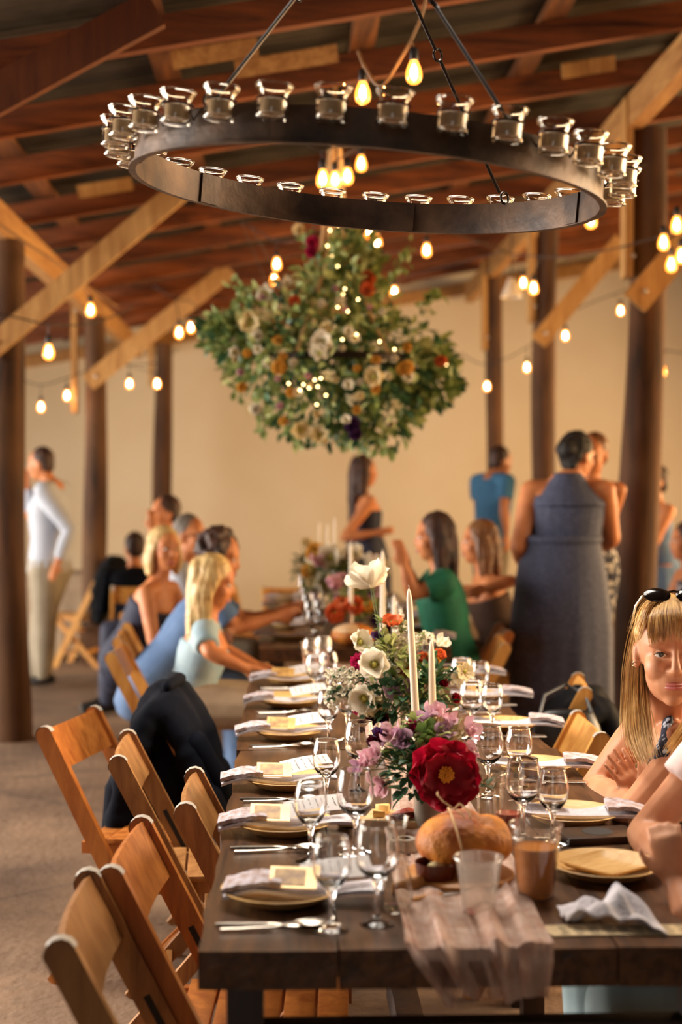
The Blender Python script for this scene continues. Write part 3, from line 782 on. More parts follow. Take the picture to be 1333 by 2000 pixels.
for i, y in enumerate([7.05, 7.62, 8.18, 8.9, 9.5]):
    w_ = '%s place setting beyond the table gap, chair-lined side' % ORD[i]
    inst('plate', mk_plate, 'round bamboo plate at the ' + w_, (-0.01, y, TZ), rnd.uniform(0, 6), 'bamboo dinner plates')
    inst('napkin', mk_napkin, 'gauzy folded napkin at the ' + w_, (-0.015, y - .012, TZ), R(rnd.uniform(-4, 4)), 'napkins on the plates')
    inst('menu', mk_menu, 'white lettered menu card at the ' + w_, (0.08, y + .02, TZ + .045), 0, 'menu cards', (R(12), R(-4), R(10)))
SIDE_B = "on the blonde woman's side"
RIGHTS = [(3.14, .625), (3.70, .64), (4.36, .66), (4.98, .67), (5.56, .66)]
for i, (y, X) in enumerate(RIGHTS):
    w_ = '%s napkin-topped setting from the camera, opposite side' % ORD[i]
    inst('plate', mk_plate, 'round bamboo plate at the ' + w_, (X, y, TZ), rnd.uniform(0, 6), 'bamboo dinner plates')
    inst('napkin', mk_napkin, 'gauzy folded napkin at the ' + w_, (X + .012, y - .012, TZ), R(180 + rnd.uniform(-9, 3)), 'napkins on the plates')
    inst('menu', mk_menu, 'white lettered menu card at the ' + w_, (X - .075, y + .01, TZ + .045), 0, 'menu cards', (R(12), R(4), R(172 + rnd.uniform(-8, 8))))
    inst('fork', mk_fork, 'steel fork at the ' + w_, (X + .10, y - .165, TZ), R(180 + rnd.uniform(-4, 4)), 'table forks')
    inst('knife', mk_knife, 'steel knife at the ' + w_, (X + .10, y - .145, TZ), R(180 + rnd.uniform(-4, 4)), 'table knives')
for i, y in enumerate([6.95, 7.5, 8.1, 8.8]):
    w_ = '%s place setting beyond the gap, beside the green tee' % ORD[i]
    inst('plate', mk_plate, 'round bamboo plate at the ' + w_, (0.63, y, TZ), rnd.uniform(0, 6), 'bamboo dinner plates')
    inst('napkin', mk_napkin, 'gauzy folded napkin at the ' + w_, (0.64, y - .012, TZ), R(180 + rnd.uniform(-9, 3)), 'napkins on the plates')
# the used setting in the near corner
p = at(1183, 1697, 2.70)
inst('plate', mk_plate, 'empty round bamboo plate holding a square one, by the near table corner', (p.x, 2.70, TZ), 0.4, 'bamboo dinner plates')
inst('square', mk_square, 'square bamboo plate resting on the empty round plate', (p.x + .004, 2.70, TZ + .012), R(38), 'square bamboo plates')
# crumpled napkin and programme sheet
p = on(1205, 1812, TZ)
mb = MB(); mb.slab(lambda u, v: (p.x - .115 + .30 * u - .02 * v, p.y - .045 + .055 * v, TZ + 0.0018 + .001 * math.sin(u * 5)), 6, 3, 0.0012)
o = mb.build('programme_sheet', 'paper_kraft'); tag(o, 'cream printed sheet lying at the near table corner', 'paper')
m2 = MB()
for r_ in range(4):
    for k in range(9):
        a = p.x - .095 + .025 * k; y_ = p.y - .038 + .012 * r_
        m2.box((a + rnd.uniform(0, .004), y_, TZ + .0032), (rnd.uniform(.010, .019), 0.0022, 0.0004))
m2.build('printed_lines', 'ink', o, smooth=False)
mb = MB()
def crump(u, v):
    x = p.x - .085 + .16 * u; y = p.y + .0 + .085 * (v) - .05 * u * (1 - v)
    h = 0.010 + 0.030 * abs(noise.noise(V((u * 2.6 + 3.1, v * 2.2, 1.7)))) * 1.6 + 0.018 * math.exp(-((u - .62) / .13) ** 2) * (0.4 + v) + .006 * math.sin(u * 17 + v * 9)
    return (x, y, TZ + h * math.sin(PI * min(1, .12 + u * .9)) ** .5 + .004)
mb.slab(crump, 30, 18, 0.004)
o = mb.build('cloth_napkin', 'napkin2'); tag(o, 'crumpled white napkin lying on the cream sheet', 'napkin', 'loose napkins')
# dark tray with a round hollow
p = on(1140, 1640, TZ)
mb = MB(); mb.box((0, 0, .008), (0.16, 0.10, 0.016)); o = mb.build('serving_tray', 'dark_tray', bevel=.004); o.location = (p.x + .03, p.y, TZ + .001); o.rotation_euler = (0, 0, R(8))
tag(o, 'dark wooden tray with a round hollow beside the plate of the near corner', 'tray')
m2 = MB(); m2.lathe([(0.033, .0165), (0.032, .0172), (0.028, .0166), (0, .0164)], 24); m2.build('hollow', 'slot', o)
# the gauze runner: lies along the middle and hangs over the table end
mb = MB(); L0 = 2.262
def run(u, v):
    # u across, v along: the hanging end first
    s = v * 3.75 - 0.088
    hang = max(0.0, -s)
    cx = 0.300 + 0.03 * math.sin(max(0, s) * 1.4); wdt = 0.245 + .02 * math.sin(s * 2) - 0.09 * min(1, max(0, s - .25))
    ph = u * 2 * PI * 3.6 + 3.2 * noise.noise(V((u * 3.3, 7.7, s * .8)))
    amp = 0.003 + 0.005 * math.exp(-(max(0, s) / .3) ** 2)
    fold = amp * (math.sin(ph + .8 * math.sin(s * 3)) + .7 * math.sin(ph * 2.3 + 1 + s * 3) + .8 * noise.noise(V((u * 14, s * 3, 3.1))))
    x = cx + (u - .5) * wdt + 0.007 * math.sin(ph * 1.3 + s * 6)
    if s > 0:
        return (x, L0 + s, TZ + 0.004 + max(0, fold + .003))
    e = min(1, hang / .010)
    x += (1 - u) * hang * .75 - u * hang * .15
    return (x, L0 - 0.006 * e - max(0, fold + .003) * e - .001, TZ + .004 - max(0, hang - .004) * (.95 + .18 * noise.noise(V((u * 6, 1.3, 0)))) + max(0, fold + .003) * (1 - e))
P = MB(); P.slab(run, 90, 170, 0.0009)
o = P.build('table_runner', 'gauze'); tag(o, 'sheer blush gauze runner hanging in folds over the near table end', 'table runner')

# ================================================================ GLASSES AND CUPS
def mk_wine(h=0.158, rb=0.0325, rt=0.0265):
    def f():
        t = empty('wine_glass'); tag(t, 'x', 'glass')
        b0 = h * .44
        # bowl with real wall thickness
        outer = [(0.0, b0 - .003), (0.005, b0 - .002), (0.014, b0 + .004), (rb * .86, b0 + .022), (rb, b0 + .044), (rb * .985, b0 + .062), (rt, h)]
        inner = [(rt - .0011, h), (rb * .985 - .0012, b0 + .062), (rb - .0012, b0 + .044), (rb * .86 - .0014, b0 + .0235), (0.013, b0 + .0105), (0, b0 + .0075)]
        def smooth(pr):
            out = []
            for i in range(len(pr) - 1):
                p0 = pr[max(i - 1, 0)]; p1 = pr[i]; p2 = pr[i + 1]; p3 = pr[min(i + 2, len(pr) - 1)]
                for k in range(4):
                    q = k / 4; out.append(tuple(.5 * ((2 * p1[j]) + (-p0[j] + p2[j]) * q + (2 * p0[j] - 5 * p1[j] + 4 * p2[j] - p3[j]) * q * q + (-p0[j] + 3 * p1[j] - 3 * p2[j] + p3[j]) * q ** 3) for j in (0, 1)))
            out.append(pr[-1]); return [(max(0, a), b) for a, b in out]
        mb = MB(); mb.lathe(smooth(outer) + smooth(inner)[1:], 28); mb.build('bowl', 'glass_solid', t, ang=80)
        mb = MB(); mb.tube([(rt * math.cos(a * PI / 16), rt * math.sin(a * PI / 16), h) for a in range(33)], 0.0011, 6, False); mb.build('lip', 'glass_solid', t)
        mb = MB(); mb.lathe([(0, b0 + .004), (.010, b0 + .003), (.0065, b0 - .006), (.0042, b0 - .018), (.0036, b0 * .55), (.0045, .018), (.008, .010), (.018, .0055), (.029, .0028), (.0305, .0012), (.029, 0), (0, 0)], 20); mb.build('stem', 'glass_solid', t, ang=60)
        return t
    return f
def wine(label, px, py, big=False, Y=None):
    p = on(px, py, TZ)
    return inst('goblet' if big else 'wine', mk_wine(0.172, 0.038, 0.031) if big else mk_wine(), label, (p.x, p.y, TZ), rnd.uniform(0, 6), 'stemmed wine glasses')
wine('wine glass nearest the camera, in front of the first napkin', 648, 1818)
wine('larger wine glass beside the runner at the near table end', 737, 1806, True)
wine('wine glass between the first two napkins on the chair-lined side', 607, 1682)
wine('larger wine glass beside the cheese board, on the chair-lined side', 694, 1668, True)
wine('slim wine glass in sharp focus before the third napkin', 638, 1577)
wine('larger wine glass under the pink sweet peas', 703, 1546, True)
wine('wine glass below the white blossom spray', 642, 1456)
wine('larger wine glass half hidden by the white blossom spray', 679, 1446, True)
wine('larger wine glass right behind the crimson peony', 953, 1556, True)
wine('slim wine glass beside the larger one behind the peony', 1014, 1548)
wine('larger wine glass behind the amber drink', 1022, 1640, True)
wine('slim wine glass next to the napkin by the crossed arms', 1080, 1650)
wine('larger wine glass behind the pale candles, on the farther long side', 922, 1442, True)
wine('slim wine glass paired with the larger one behind the pale candles', 962, 1440)
wine('larger wine glass under the pale star-shaped blossom', 902, 1386, True)
wine('slim wine glass beyond the pale star-shaped blossom', 938, 1384)
for i, (x, y) in enumerate([(.085, 5.0), (.135, 5.08), (.08, 5.55), (.13, 5.62), (.10, 6.85), (.15, 6.92), (.10, 7.4), (.15, 7.46), (.09, 7.95), (.14, 8.02), (.09, 8.55), (.14, 8.62), (.08, 9.2), (.13, 9.28), (.08, 9.8), (.12, 9.86)]):
    inst('wine', None, '%s wine glass back from the camera in the glinting row beyond the blossom spray' % ORD[i], (x, y, TZ), 0, 'glinting row of distant wine glasses')
for i, (x, y) in enumerate([(.50, 5.7), (.55, 5.75), (.52, 7.0), (.57, 7.06), (.52, 7.7), (.56, 7.75), (.53, 8.4), (.53, 9.1)]):
    inst('wine', None, '%s wine glass back from the camera along the green tee side' % ORD[i], (x, y, TZ), 0, 'distant wine glasses opposite')

# clear water carafe
p = on(776, 1778, TZ); t = thing('water_carafe', 'clear round-bellied glass carafe beside the ramekin', 'carafe', (p.x, p.y, TZ))
mb = MB(); mb.lathe([(0, .004), (.018, .002), (.024, 0.0), (.027, .006), (.0285, .03), (.026, .055), (.018, .085), (.0135, .11), (.013, .13), (.017, .155), (.0195, .165)], 24); mb.lathe([(.0185, .165), (.016, .155), (.012, .13), (.0125, .11), (.017, .085), (.025, .055), (.0272, .03), (.0255, .008), (0, .006)], 24)
mb.build('vessel', 'glass', t, ang=80)
mb = MB(); mb.tube([(.019 * math.cos(a * PI / 12), .019 * math.sin(a * PI / 12), .165) for a in range(25)], 0.0013, 6, False); mb.build('lip', 'glass_solid', t)

def cup(name, label, cat, px, py, h, r0, r1, m, liquid=None, fill=0.7, ridges=True):
    p = on(px, py, TZ); t = thing(name, label, cat, (p.x, p.y, TZ))
    prof = [(0, .003), (r0 * .85, .003), (r0 * .92, 0), (r0, .002)]
    for i in range(1, 9):
        q = i / 8; prof.append((r0 + (r1 - r0) * q, h * q))
    mb = MB(); mb.lathe(prof, 28); mb.lathe([(a - .0012, b + .0005) for a, b in prof[3:]], 28); mb.build('wall', m, t, ang=70)
    mb = MB(); mb.tube([((r1 + .001) * math.cos(a * PI / 16), (r1 + .001) * math.sin(a * PI / 16), h) for a in range(33)], 0.0022, 6, False)
    if ridges: mb.tube([((r0 + (r1 - r0) * .86) * math.cos(a * PI / 16), (r0 + (r1 - r0) * .86) * math.sin(a * PI / 16), h * .84) for a in range(33)], 0.0012, 6, False)
    mb.build('rim', m, t)
    if liquid:
        mb = MB(); k = fill; mb.lathe([(0, .004), (r0 - .0022, .004)] + [(r0 + (r1 - r0) * k * q / 5 - .0022, .004 + (h * k - .004) * q / 5) for q in range(1, 6)] + [(0, h * k)], 28); mb.build('drink', liquid, t, ang=50)
    return t
cup('plastic_cup', 'clear plastic cup of amber beer standing beside the bread', 'cup', 1047, 1752, 0.133, 0.0325, 0.0465, 'clear_plastic', 'beer', 0.70)
cup('plastic_cup', 'empty frosted plastic cup in front of the bread', 'cup', 936, 1786, 0.100, 0.0265, 0.0415, 'frost_plastic', 'juice', 0.06, False)
cup('plastic_cup', 'plastic cup with red drink among the wine glasses', 'cup', 992, 1622, 0.118, 0.026, 0.036, 'clear_plastic', 'juice', 0.33)
cup('drinking_glass', 'clear waisted tumbler with a green leaf in front, beside the red drink', 'glass', 958, 1622, 0.125, 0.026, 0.031, 'glass', None)
cup('plastic_cup', 'cup of orange drink before the dark end of the next table', 'cup', 606, 1312, 0.12, 0.026, 0.037, 'clear_plastic', 'beer', 0.6)
cup('plastic_cup', 'second cup of orange drink near the table gap', 'cup', 630, 1306, 0.12, 0.026, 0.037, 'clear_plastic', 'beer', 0.55)

# ================================================================ BREAD, BOARDS, CHEESE
p = on(898, 1718, TZ)
t = thing('bread_board', 'rounded wooden board with a handle under the bread', 'board', (p.x, p.y, TZ))
mb = MB(); mb.lathe([(0, 0), (.098, 0), (.104, .003), (.104, .013), (.100, .016), (0, .016)], 40); mb.build('disc', 'board', t)
mb = MB(); mb.loft([(-.07, -.06, .008), (-.12, -.085, .008), (-.135, -.085, .008)], [(.02, .008), (.014, .008), (.010, .007)], (0, 0, 1), 12); mb.build('handle', 'board', t)
BR = V((p.x + .012, p.y + .02, TZ + .016))
t = thing('bread_loaf', 'round crusty bread loaf tied with twine', 'bread', BR)
mb = MB()
def loaf(u, v):
    a = u * 2 * PI; b = v * PI; r = math.sin(b)
    x = .094 * r * math.cos(a); y = .080 * r * math.sin(a); z = .052 - .058 * math.cos(b)
    n_ = noise.noise(V((x * 26, y * 26, z * 26))); q = 1 + .04 * n_
    groove = .010 * math.exp(-((x * .4 + y * .9 + .012) / .010) ** 2) * max(0, -math.cos(b)) + .008 * math.exp(-((x - .03) / .010) ** 2) * max(0, -math.cos(b))
    return (x * q, y * q, max(0.0, z * q - groove) if z > 0 else 0.0)
mb.grid(loaf, 48, 24); mb.build('crust', 'bread', t, ang=80)
mb = MB(); pts = []
for i in range(25):
    b = PI * i / 24; pts.append((-.035 * math.sin(b) * .5 - .012, -.080 * math.cos(b), .05 + .063 * math.sin(b) if 0 < i < 24 else .02))
mb.tube(pts, .0022, 6); mb.tube([(-.022, -.01, .115), (-.012, -.018, .128), (.004, -.03, .118), (.008, -.04, .10), (.0, -.042, .094), (-.004, -.03, .105), (-.016, -.012, .116)], .0018, 6)
mb.tube([(-.022, -.005, .116), (-.04, .0, .128), (-.052, .008, .14), (-.05, .015, .143)], .0018, 6); mb.build('twine', 'twine', t)
p = on(848, 1722, TZ)
t = thing('ramekin', 'small brown ceramic ramekin of butter in front of the bread', 'dish', (p.x, p.y - .03, TZ + .006))
mb = MB(); mb.lathe([(0, 0), (.032, 0), (.034, .002), (.0385, .036), (.0395, .039), (.0385, .0405), (.036, .038), (.032, .006), (0, .005)], 32); mb.build('dish', 'ramekin', t)
mb = MB(); mb.ell((.002, .004, .026), (.019, .015, .013)); mb.ell((.014, -.004, .024), (.012, .011, .008)); mb.build('butter', 'butter', t)
p = on(815, 1760, TZ)
t = thing('butter_knife', 'small butter knife lying before the ramekin', 'knife', (p.x - .01, p.y - .012, TZ + .006), R(28))
mb = MB(); mb.loft([(0, 0, 0), (.03, 0, 0), (.06, 0, 0), (.065, 0, 0)], [(.007, .005), (.0075, .0055), (.006, .005), (.004, .003)], (0, 1, 0), 10); mb.build('handle', 'board', t)
mb = MB(); mb.loft([(.064, 0, 0), (.08, 0, 0), (.11, 0, 0), (.12, .002, 0)], [(.005, .001), (.008, .001), (.009, .0009), (.002, .0006)], (0, 1, 0), 8); mb.build('blade', 'steel', t)
# cheese board
p = on(785, 1612, TZ)
CB = V((p.x, p.y, TZ)); t = thing('cheese_board', 'thick pale wooden board of salami and cheese', 'board', CB, R(-14))
mb = MB(); mb.box((0, 0, .011), (.155, .11, .022)); mb.build('slab', 'board_pale', t, bevel=.004)
mb = MB(); mb.box((-.105, -.03, .011), (.06, .035, .020)); mb.build('handle', 'board_pale', t, bevel=.004)
slice_m = None
for i in range(14):
    q = MB(); q.lathe([(0, 0), (.0165, 0), (.0172, .0006), (.0165, .0014), (0, .0014)], 18)
    if slice_m is None: slice_m = q.mesh('salami_slice', 'salami')
    o = obj('salami_slice', slice_m); o.location = CB + V((-.022 + .0065 * (i % 8), -.026 - .008 * (i // 8), .0235 + .0016 * (i % 8))); o.rotation_euler = (R(10), R(-28), R(20 * i))
    tag(o, '%s slice in the fanned red salami on the cheese board' % ORD[i], 'salami', 'salami slices')
def wedge(label, c, s, rz):
    mb = MB(); mb.add([(0, -s * .35, 0), (s, 0, 0), (0, s * .35, 0), (0, -s * .35, s * .6), (s, 0, s * .5), (0, s * .35, s * .6)], [(0, 2, 1), (3, 4, 5), (0, 1, 4, 3), (1, 2, 5, 4), (2, 0, 3, 5)])
    o = mb.build('cheese_wedge', 'cheese', bevel=.0015); o.location = c; o.rotation_euler = (0, 0, rz); tag(o, label, 'cheese', 'cheese wedges')
wedge('pale cheese wedge lying beside the salami', CB + V((-.040, .010, .0225)), .034, R(60))
wedge('smaller cheese wedge behind the salami', CB + V((-.030, .032, .0225)), .030, R(150))
wedge('orange cheese wedge at the board edge', CB + V((-.062, -.012, .0225)), .026, R(-20))
p = on(792, 1668, TZ)
t = thing('stone_tealight', 'rough stone tealight holder between the glasses and the bread', 'candle holder', (p.x, p.y, TZ))
mb = MB(); mb.lathe([(0, 0), (.022, 0), (.026, .008), (.026, .024), (.022, .032), (.013, .033), (.012, .020), (0, .019)], 20); mb.build('holder', 'stone', t)
mb = MB(); mb.lathe([(0, .019), (.0115, .019), (.0115, .026), (0, .0255)], 16); mb.build('tealight', 'slot', t)
# second loaf in the distance
p = at(690, 1238, 6.75)
t = thing('bread_loaf', 'blurred golden bread loaf under the orange roses', 'bread', (p.x, 6.75, TZ))
mb = MB(); mb.grid(lambda u, v: (.105 * math.sin(v * PI) * math.cos(u * 2 * PI), .09 * math.sin(v * PI) * math.sin(u * 2 * PI), max(0, .048 - .055 * math.cos(v * PI))), 28, 14); mb.build('crust', 'bread', t, ang=80)
mb = MB(); mb.grid(lambda u, v: (.106 * math.sin((.6 + .3 * v) * PI) * math.cos((.5 + .3 * u) * 2 * PI), .091 * math.sin((.6 + .3 * v) * PI) * math.sin((.5 + .3 * u) * 2 * PI), .049 - .057 * math.cos((.6 + .3 * v) * PI)), 8, 6); mb.build('flour_dusting', 'flour', t, ang=80)

# ================================================================ TAPER CANDLES
def candle(label, x_top, y_top, Y, hold=0.07, lean=0.0, lit_top=True):
    top = at(x_top, y_top, Y); h = top.z - TZ
    bx = top.x - lean * h
    t = thing('taper_candle', label, 'candle', (bx, Y, TZ), 0, 'ivory taper candles')
    mb = MB(); mb.lathe([(0, 0), (.034, 0), (.035, .003), (.030, .006), (.009, .012), (.007, .03), (.0105, hold - .02), (.0135, hold), (.0105, hold + .002), (0, hold + .001)], 20); mb.build('holder', 'glass_solid', t)
    mb = MB(); mb.loft([(lean * z, 0, z) for z in (hold - .012, hold + (h - hold) * .5, h - .03, h - .008, h)], [(.0108,) * 2, (.0098,) * 2, (.0075,) * 2, (.0045,) * 2, (.0015,) * 2], None, 16); mb.build('taper', 'wax', t, ang=70)
    mb = MB(); mb.tube([(lean * h, 0, h - .002), (lean * h + .001, 0, h + .004), (lean * h - .001, 0, h + .009)], .0009, 6); mb.build('wick', 'wick', t)
    return t
candle('tallest sharp ivory taper rising from the poppies', 799, 1150, 3.72, lean=-0.055)
candle('shorter sharp ivory taper beside the tallest one', 843, 1250, 3.80, lean=-0.02)
candle('tall taper behind the white poppy', 748, 1076, 5.5, lean=0.0)
candle('short taper just behind the orange poppy', 770, 1163, 5.35, lean=-0.02)
candle('thick blurred taper in front of the navy dress', 686, 1058, 6.8)
candle('distant taper left of the navy dress', 655, 1010, 8.6)
candle('farthest of the two thin tapers near the end wall', 625, 1018, 9.6)
candle('nearer of the two thin tapers by the end wall', 641, 1022, 9.2)

# ================================================================ FLOWERS
def petal(mb, mtx, L, W, rise, curl, ruf, ph, nu=6, nv=5):
    def f(u, v):
        a = rise + curl * v
        uu = 2 * u - 1
        w = W * (math.sin(PI * (0.10 + 0.74 * v)) ** 0.8)
        r = L * v
        x = r * math.cos(rise + curl * v * .5); z = r * math.sin(rise + curl * v * .5)
        y = uu * w
        x -= 0.25 * L * (uu ** 2) * (v > .8) * (v - .8) * 2
        z += 0.28 * W * uu * uu * math.cos(a) + ruf * math.sin(4 * uu + ph) * v * v + .5 * ruf * math.sin(9 * uu + 2 * ph) * v ** 3
        return mtx @ V((x, y, z))
    mb.grid(f, nu, nv)
def flower_mesh(kind, var):
    r = random.Random(hash_(kind) + var * 17)
    mb = MB(); c = MB()
    def ring(n, L, W, rise, curl, ruf, tz=0.0, off=0.0):
        for i in range(n):
            m_ = Matrix.Translation((0, 0, tz)) @ Matrix.Rotation(2 * PI * i / n + off + r.uniform(-.15, .15), 4, 'Z')
            petal(mb, m_, L * r.uniform(.9, 1.1), W * r.uniform(.9, 1.1), rise + r.uniform(-.1, .1), curl, ruf, r.uniform(0, 6))
    if kind == 'peony':
        ring(9, .050, .024, -.05, .30, .008); ring(8, .046, .023, .15, .30, .008, .002, .4); ring(7, .038, .020, .35, .25, .007, .004, .2)
        for i in range(46):
            a = i * 2.4; q = .0095 * math.sqrt(i / 46); c.tube([(q * math.cos(a), q * math.sin(a), .006), (q * 1.15 * math.cos(a), q * 1.15 * math.sin(a), .022 - q * .3)], [.0008, .0016], 5)
        cm = 'pollen'
    elif kind == 'poppy':
        ring(3, .040, .036, .38, .55, .005); ring(3, .038, .034, .60, .45, .005, .001, 1.0)
        c.ell((0, 0, .010), (.007, .007, .008), seg=10, rings=6)
        for i in range(30):
            a = i * 2.4; q = .012; c.tube([(.005 * math.cos(a), .005 * math.sin(a), .004), (q * math.cos(a), q * math.sin(a), .014 + .003 * math.sin(i))], [.0004, .001], 4)
        cm = 'pollen_g'
    elif kind == 'sweetpea':
        ring(2, .026, .022, .9, -.5, .005); ring(2, .020, .016, 1.1, .2, .004, .0, 1.5); ring(2, .015, .010, 1.2, .4, .002, .0, .7); cm = None
    elif kind == 'carnation':
        ring(9, .024, .013, .25, .5, .005); ring(8, .022, .012, .6, .4, .005, .002, .3); ring(7, .018, .011, .95, .3, .004, .003); ring(5, .014, .009, 1.2, .2, .003, .004); cm = None
    elif kind == 'ranunculus':
        for l_, rs in ((.024, .15), (.023, .45), (.020, .75), (.017, 1.0), (.013, 1.2)): ring(7, l_, .014, rs, .9, .001, .001, rs * 2)
        c.ell((0, 0, .012), (.005, .005, .005), seg=8, rings=5); cm = 'pollen_g'
    elif kind == 'star':
        ring(6, .020, .008, .2, .2, .001); c.ell((0, 0, .003), (.0035, .0035, .004), seg=8, rings=5); cm = 'pollen_g'
    elif kind == 'blossom':      # a little cluster of florets
        for i in range(7):
            a = i * 2.4; q = .011 * math.sqrt(i / 2.0); b_ = V((q * math.cos(a), q * math.sin(a), .006 - q * .25))
            for k_ in range(5):
                m_ = Matrix.Translation(b_) @ Matrix.Rotation(2 * PI * k_ / 5 + i, 4, 'Z'); petal(mb, m_, .0075, .0042, .35, .2, .0005, 0, 2, 2)
            c.ell(b_ + V((0, 0, .0015)), .0014, seg=6, rings=4)
        cm = 'pollen_g'
    return mb, c, cm
def hash_(s): return sum((i + 3) * ord(ch) for i, ch in enumerate(s))
FM = {}
def put_flower(parent, kind, pm, pos, d, size=1.0, var=None):
    var = rnd.randrange(3) if var is None else var
    key = (kind, var, pm)
    if key not in FM:
        a, c, cm = flower_mesh(kind, var)
        FM[key] = (a.mesh('petals', 'p_' + pm, fix=False), c.mesh('flower_center', cm) if cm else None)
    pmesh, cmesh = FM[key]
    o = obj('flower', pmesh, parent); mt = Matrix.Translation(pos) @ align(d, rnd.uniform(0, 6)).to_4x4() @ Matrix.Diagonal((size, size, size, 1))
    o.matrix_local = mt
    if cmesh:
        fc_ = obj('flower_center', cmesh, o)
        if kind == 'blossom': fc_['kind'] = 'stuff'
    return o
def leaf(mb, p, d, up, L, W):
    d = V(d).normalized(); sd = d.cross(V(up))
    sd = sd.normalized() if sd.length > 1e-4 else d.orthogonal().normalized()
    u = sd.cross(d)
    p = V(p)
    mb.add([p, p + d * L * .35 + sd * W * .9 + u * W * .35, p + d * L * .75 + sd * W * .7 + u * W * .2 - u * L * .06, p + d * L - u * L * .18,
            p + d * L * .75 - sd * W * .7 + u * W * .2 - u * L * .06, p + d * L * .35 - sd * W * .9 + u * W * .35, p + d * L * .38, p + d * L * .74 - u * L * .06],
           [(0, 1, 6), (1, 2, 7, 6), (2, 3, 7), (3, 4, 7), (4, 5, 6, 7), (5, 0, 6)])
def rdir(r, zmin=-1.0):
    while True:
        v_ = V((r.uniform(-1, 1), r.uniform(-1, 1), r.uniform(-1, 1)))
        if .05 < v_.length < 1 and v_.normalized().z >= zmin: return v_.normalized()
def arrangement(label, base, vase, fl, sprays, cloud, seed, leaf_sizes=(.03, .06), extra_stems=()):
    """fl: (kind, petal, px, py, dY, dir, size); cloud: (center offset, radii, n leaves, material)"""
    r = random.Random(seed)
    t = thing('flower_arrangement', label, 'flowers', base, 0, 'flower arrangements on the tables')
    B = V(base)
    vr, vh, vm = vase
    mb = MB(); mb.lathe([(0, 0), (vr * .8, 0), (vr * .84, .003), (vr, vh), (vr * 1.02, vh + .001), (vr * .95, vh), (vr * .78, .006), (0, .006)], 24); mb.build('vase', vm, t)
    mouth = V((0, 0, vh)); stems = MB()
    for kind, pm, px, py, dY, d, size in fl:
        pos = at(px, py, base[1] + dY) - B
        dd = V(d) if d is not None else (V((r.uniform(-.5, .5), -.7, r.uniform(.2, .9))))
        put_flower(t, kind, pm, pos, dd, size)
        m_ = mouth + V((r.uniform(-.5, .5) * vr, r.uniform(-.5, .5) * vr, 0)); e = pos - dd.normalized() * .004
        mid = (m_ + e) / 2 + V((0, 0, .12 * (e - m_).length))
        stems.tube([m_ - V((0, 0, vh * .6)), m_, mid, e], [.0014, .0014, .0013, .001], 5)
    for (cen, rad, n, lm) in cloud:
        mb = MB(); cen = V(cen)
        for i in range(n):
            d = rdir(r, -.55); q = r.uniform(.35, 1.0)
            p = cen + V((d.x * rad[0], d.y * rad[1], d.z * rad[2])) * q
            if p.z < .004 and True: p.z = .006 + r.random() * .02
            L = r.uniform(*leaf_sizes)
            leaf(mb, p, d + V((r.uniform(-.5, .5), r.uniform(-.5, .5), r.uniform(-.4, .5))), V((r.uniform(-.3, .3), r.uniform(-.3, .3), 1)), L, L * r.uniform(.22, .36))
        o = mb.build('foliage', lm, t, fix=False); o['kind'] = 'stuff'
    for (pts, n, lm, blossom) in sprays:
        P_ = [at(px, py, base[1] + dy) - B for px, py, dy in pts]
        stems.tube([mouth * .9] + P_, 0.0012, 5)
        mb = MB()
        for i in range(n):
            q = r.uniform(.15, 1) * (len(P_) - 1); k_ = min(int(q), len(P_) - 2); p = P_[k_].lerp(P_[k_ + 1], q - k_)
            L = r.uniform(.018, .034); leaf(mb, p, rdir(r, -.3), V((0, 0, 1)), L, L * .3)
        o = mb.build('spray_leaves', lm, t, fix=False); o['kind'] = 'stuff'
        if blossom:
            for i in range(blossom):
                q = r.uniform(.1, 1) * (len(P_) - 1); k_ = min(int(q), len(P_) - 2); p = P_[k_].lerp(P_[k_ + 1], q - k_) + rdir(r) * .016
                put_flower(t, 'blossom', 'white', p, rdir(r, -.1) + V((0, -.6, 0)), r.uniform(.8, 1.15))
    stems.build('stems', 'stem', t)
    return t
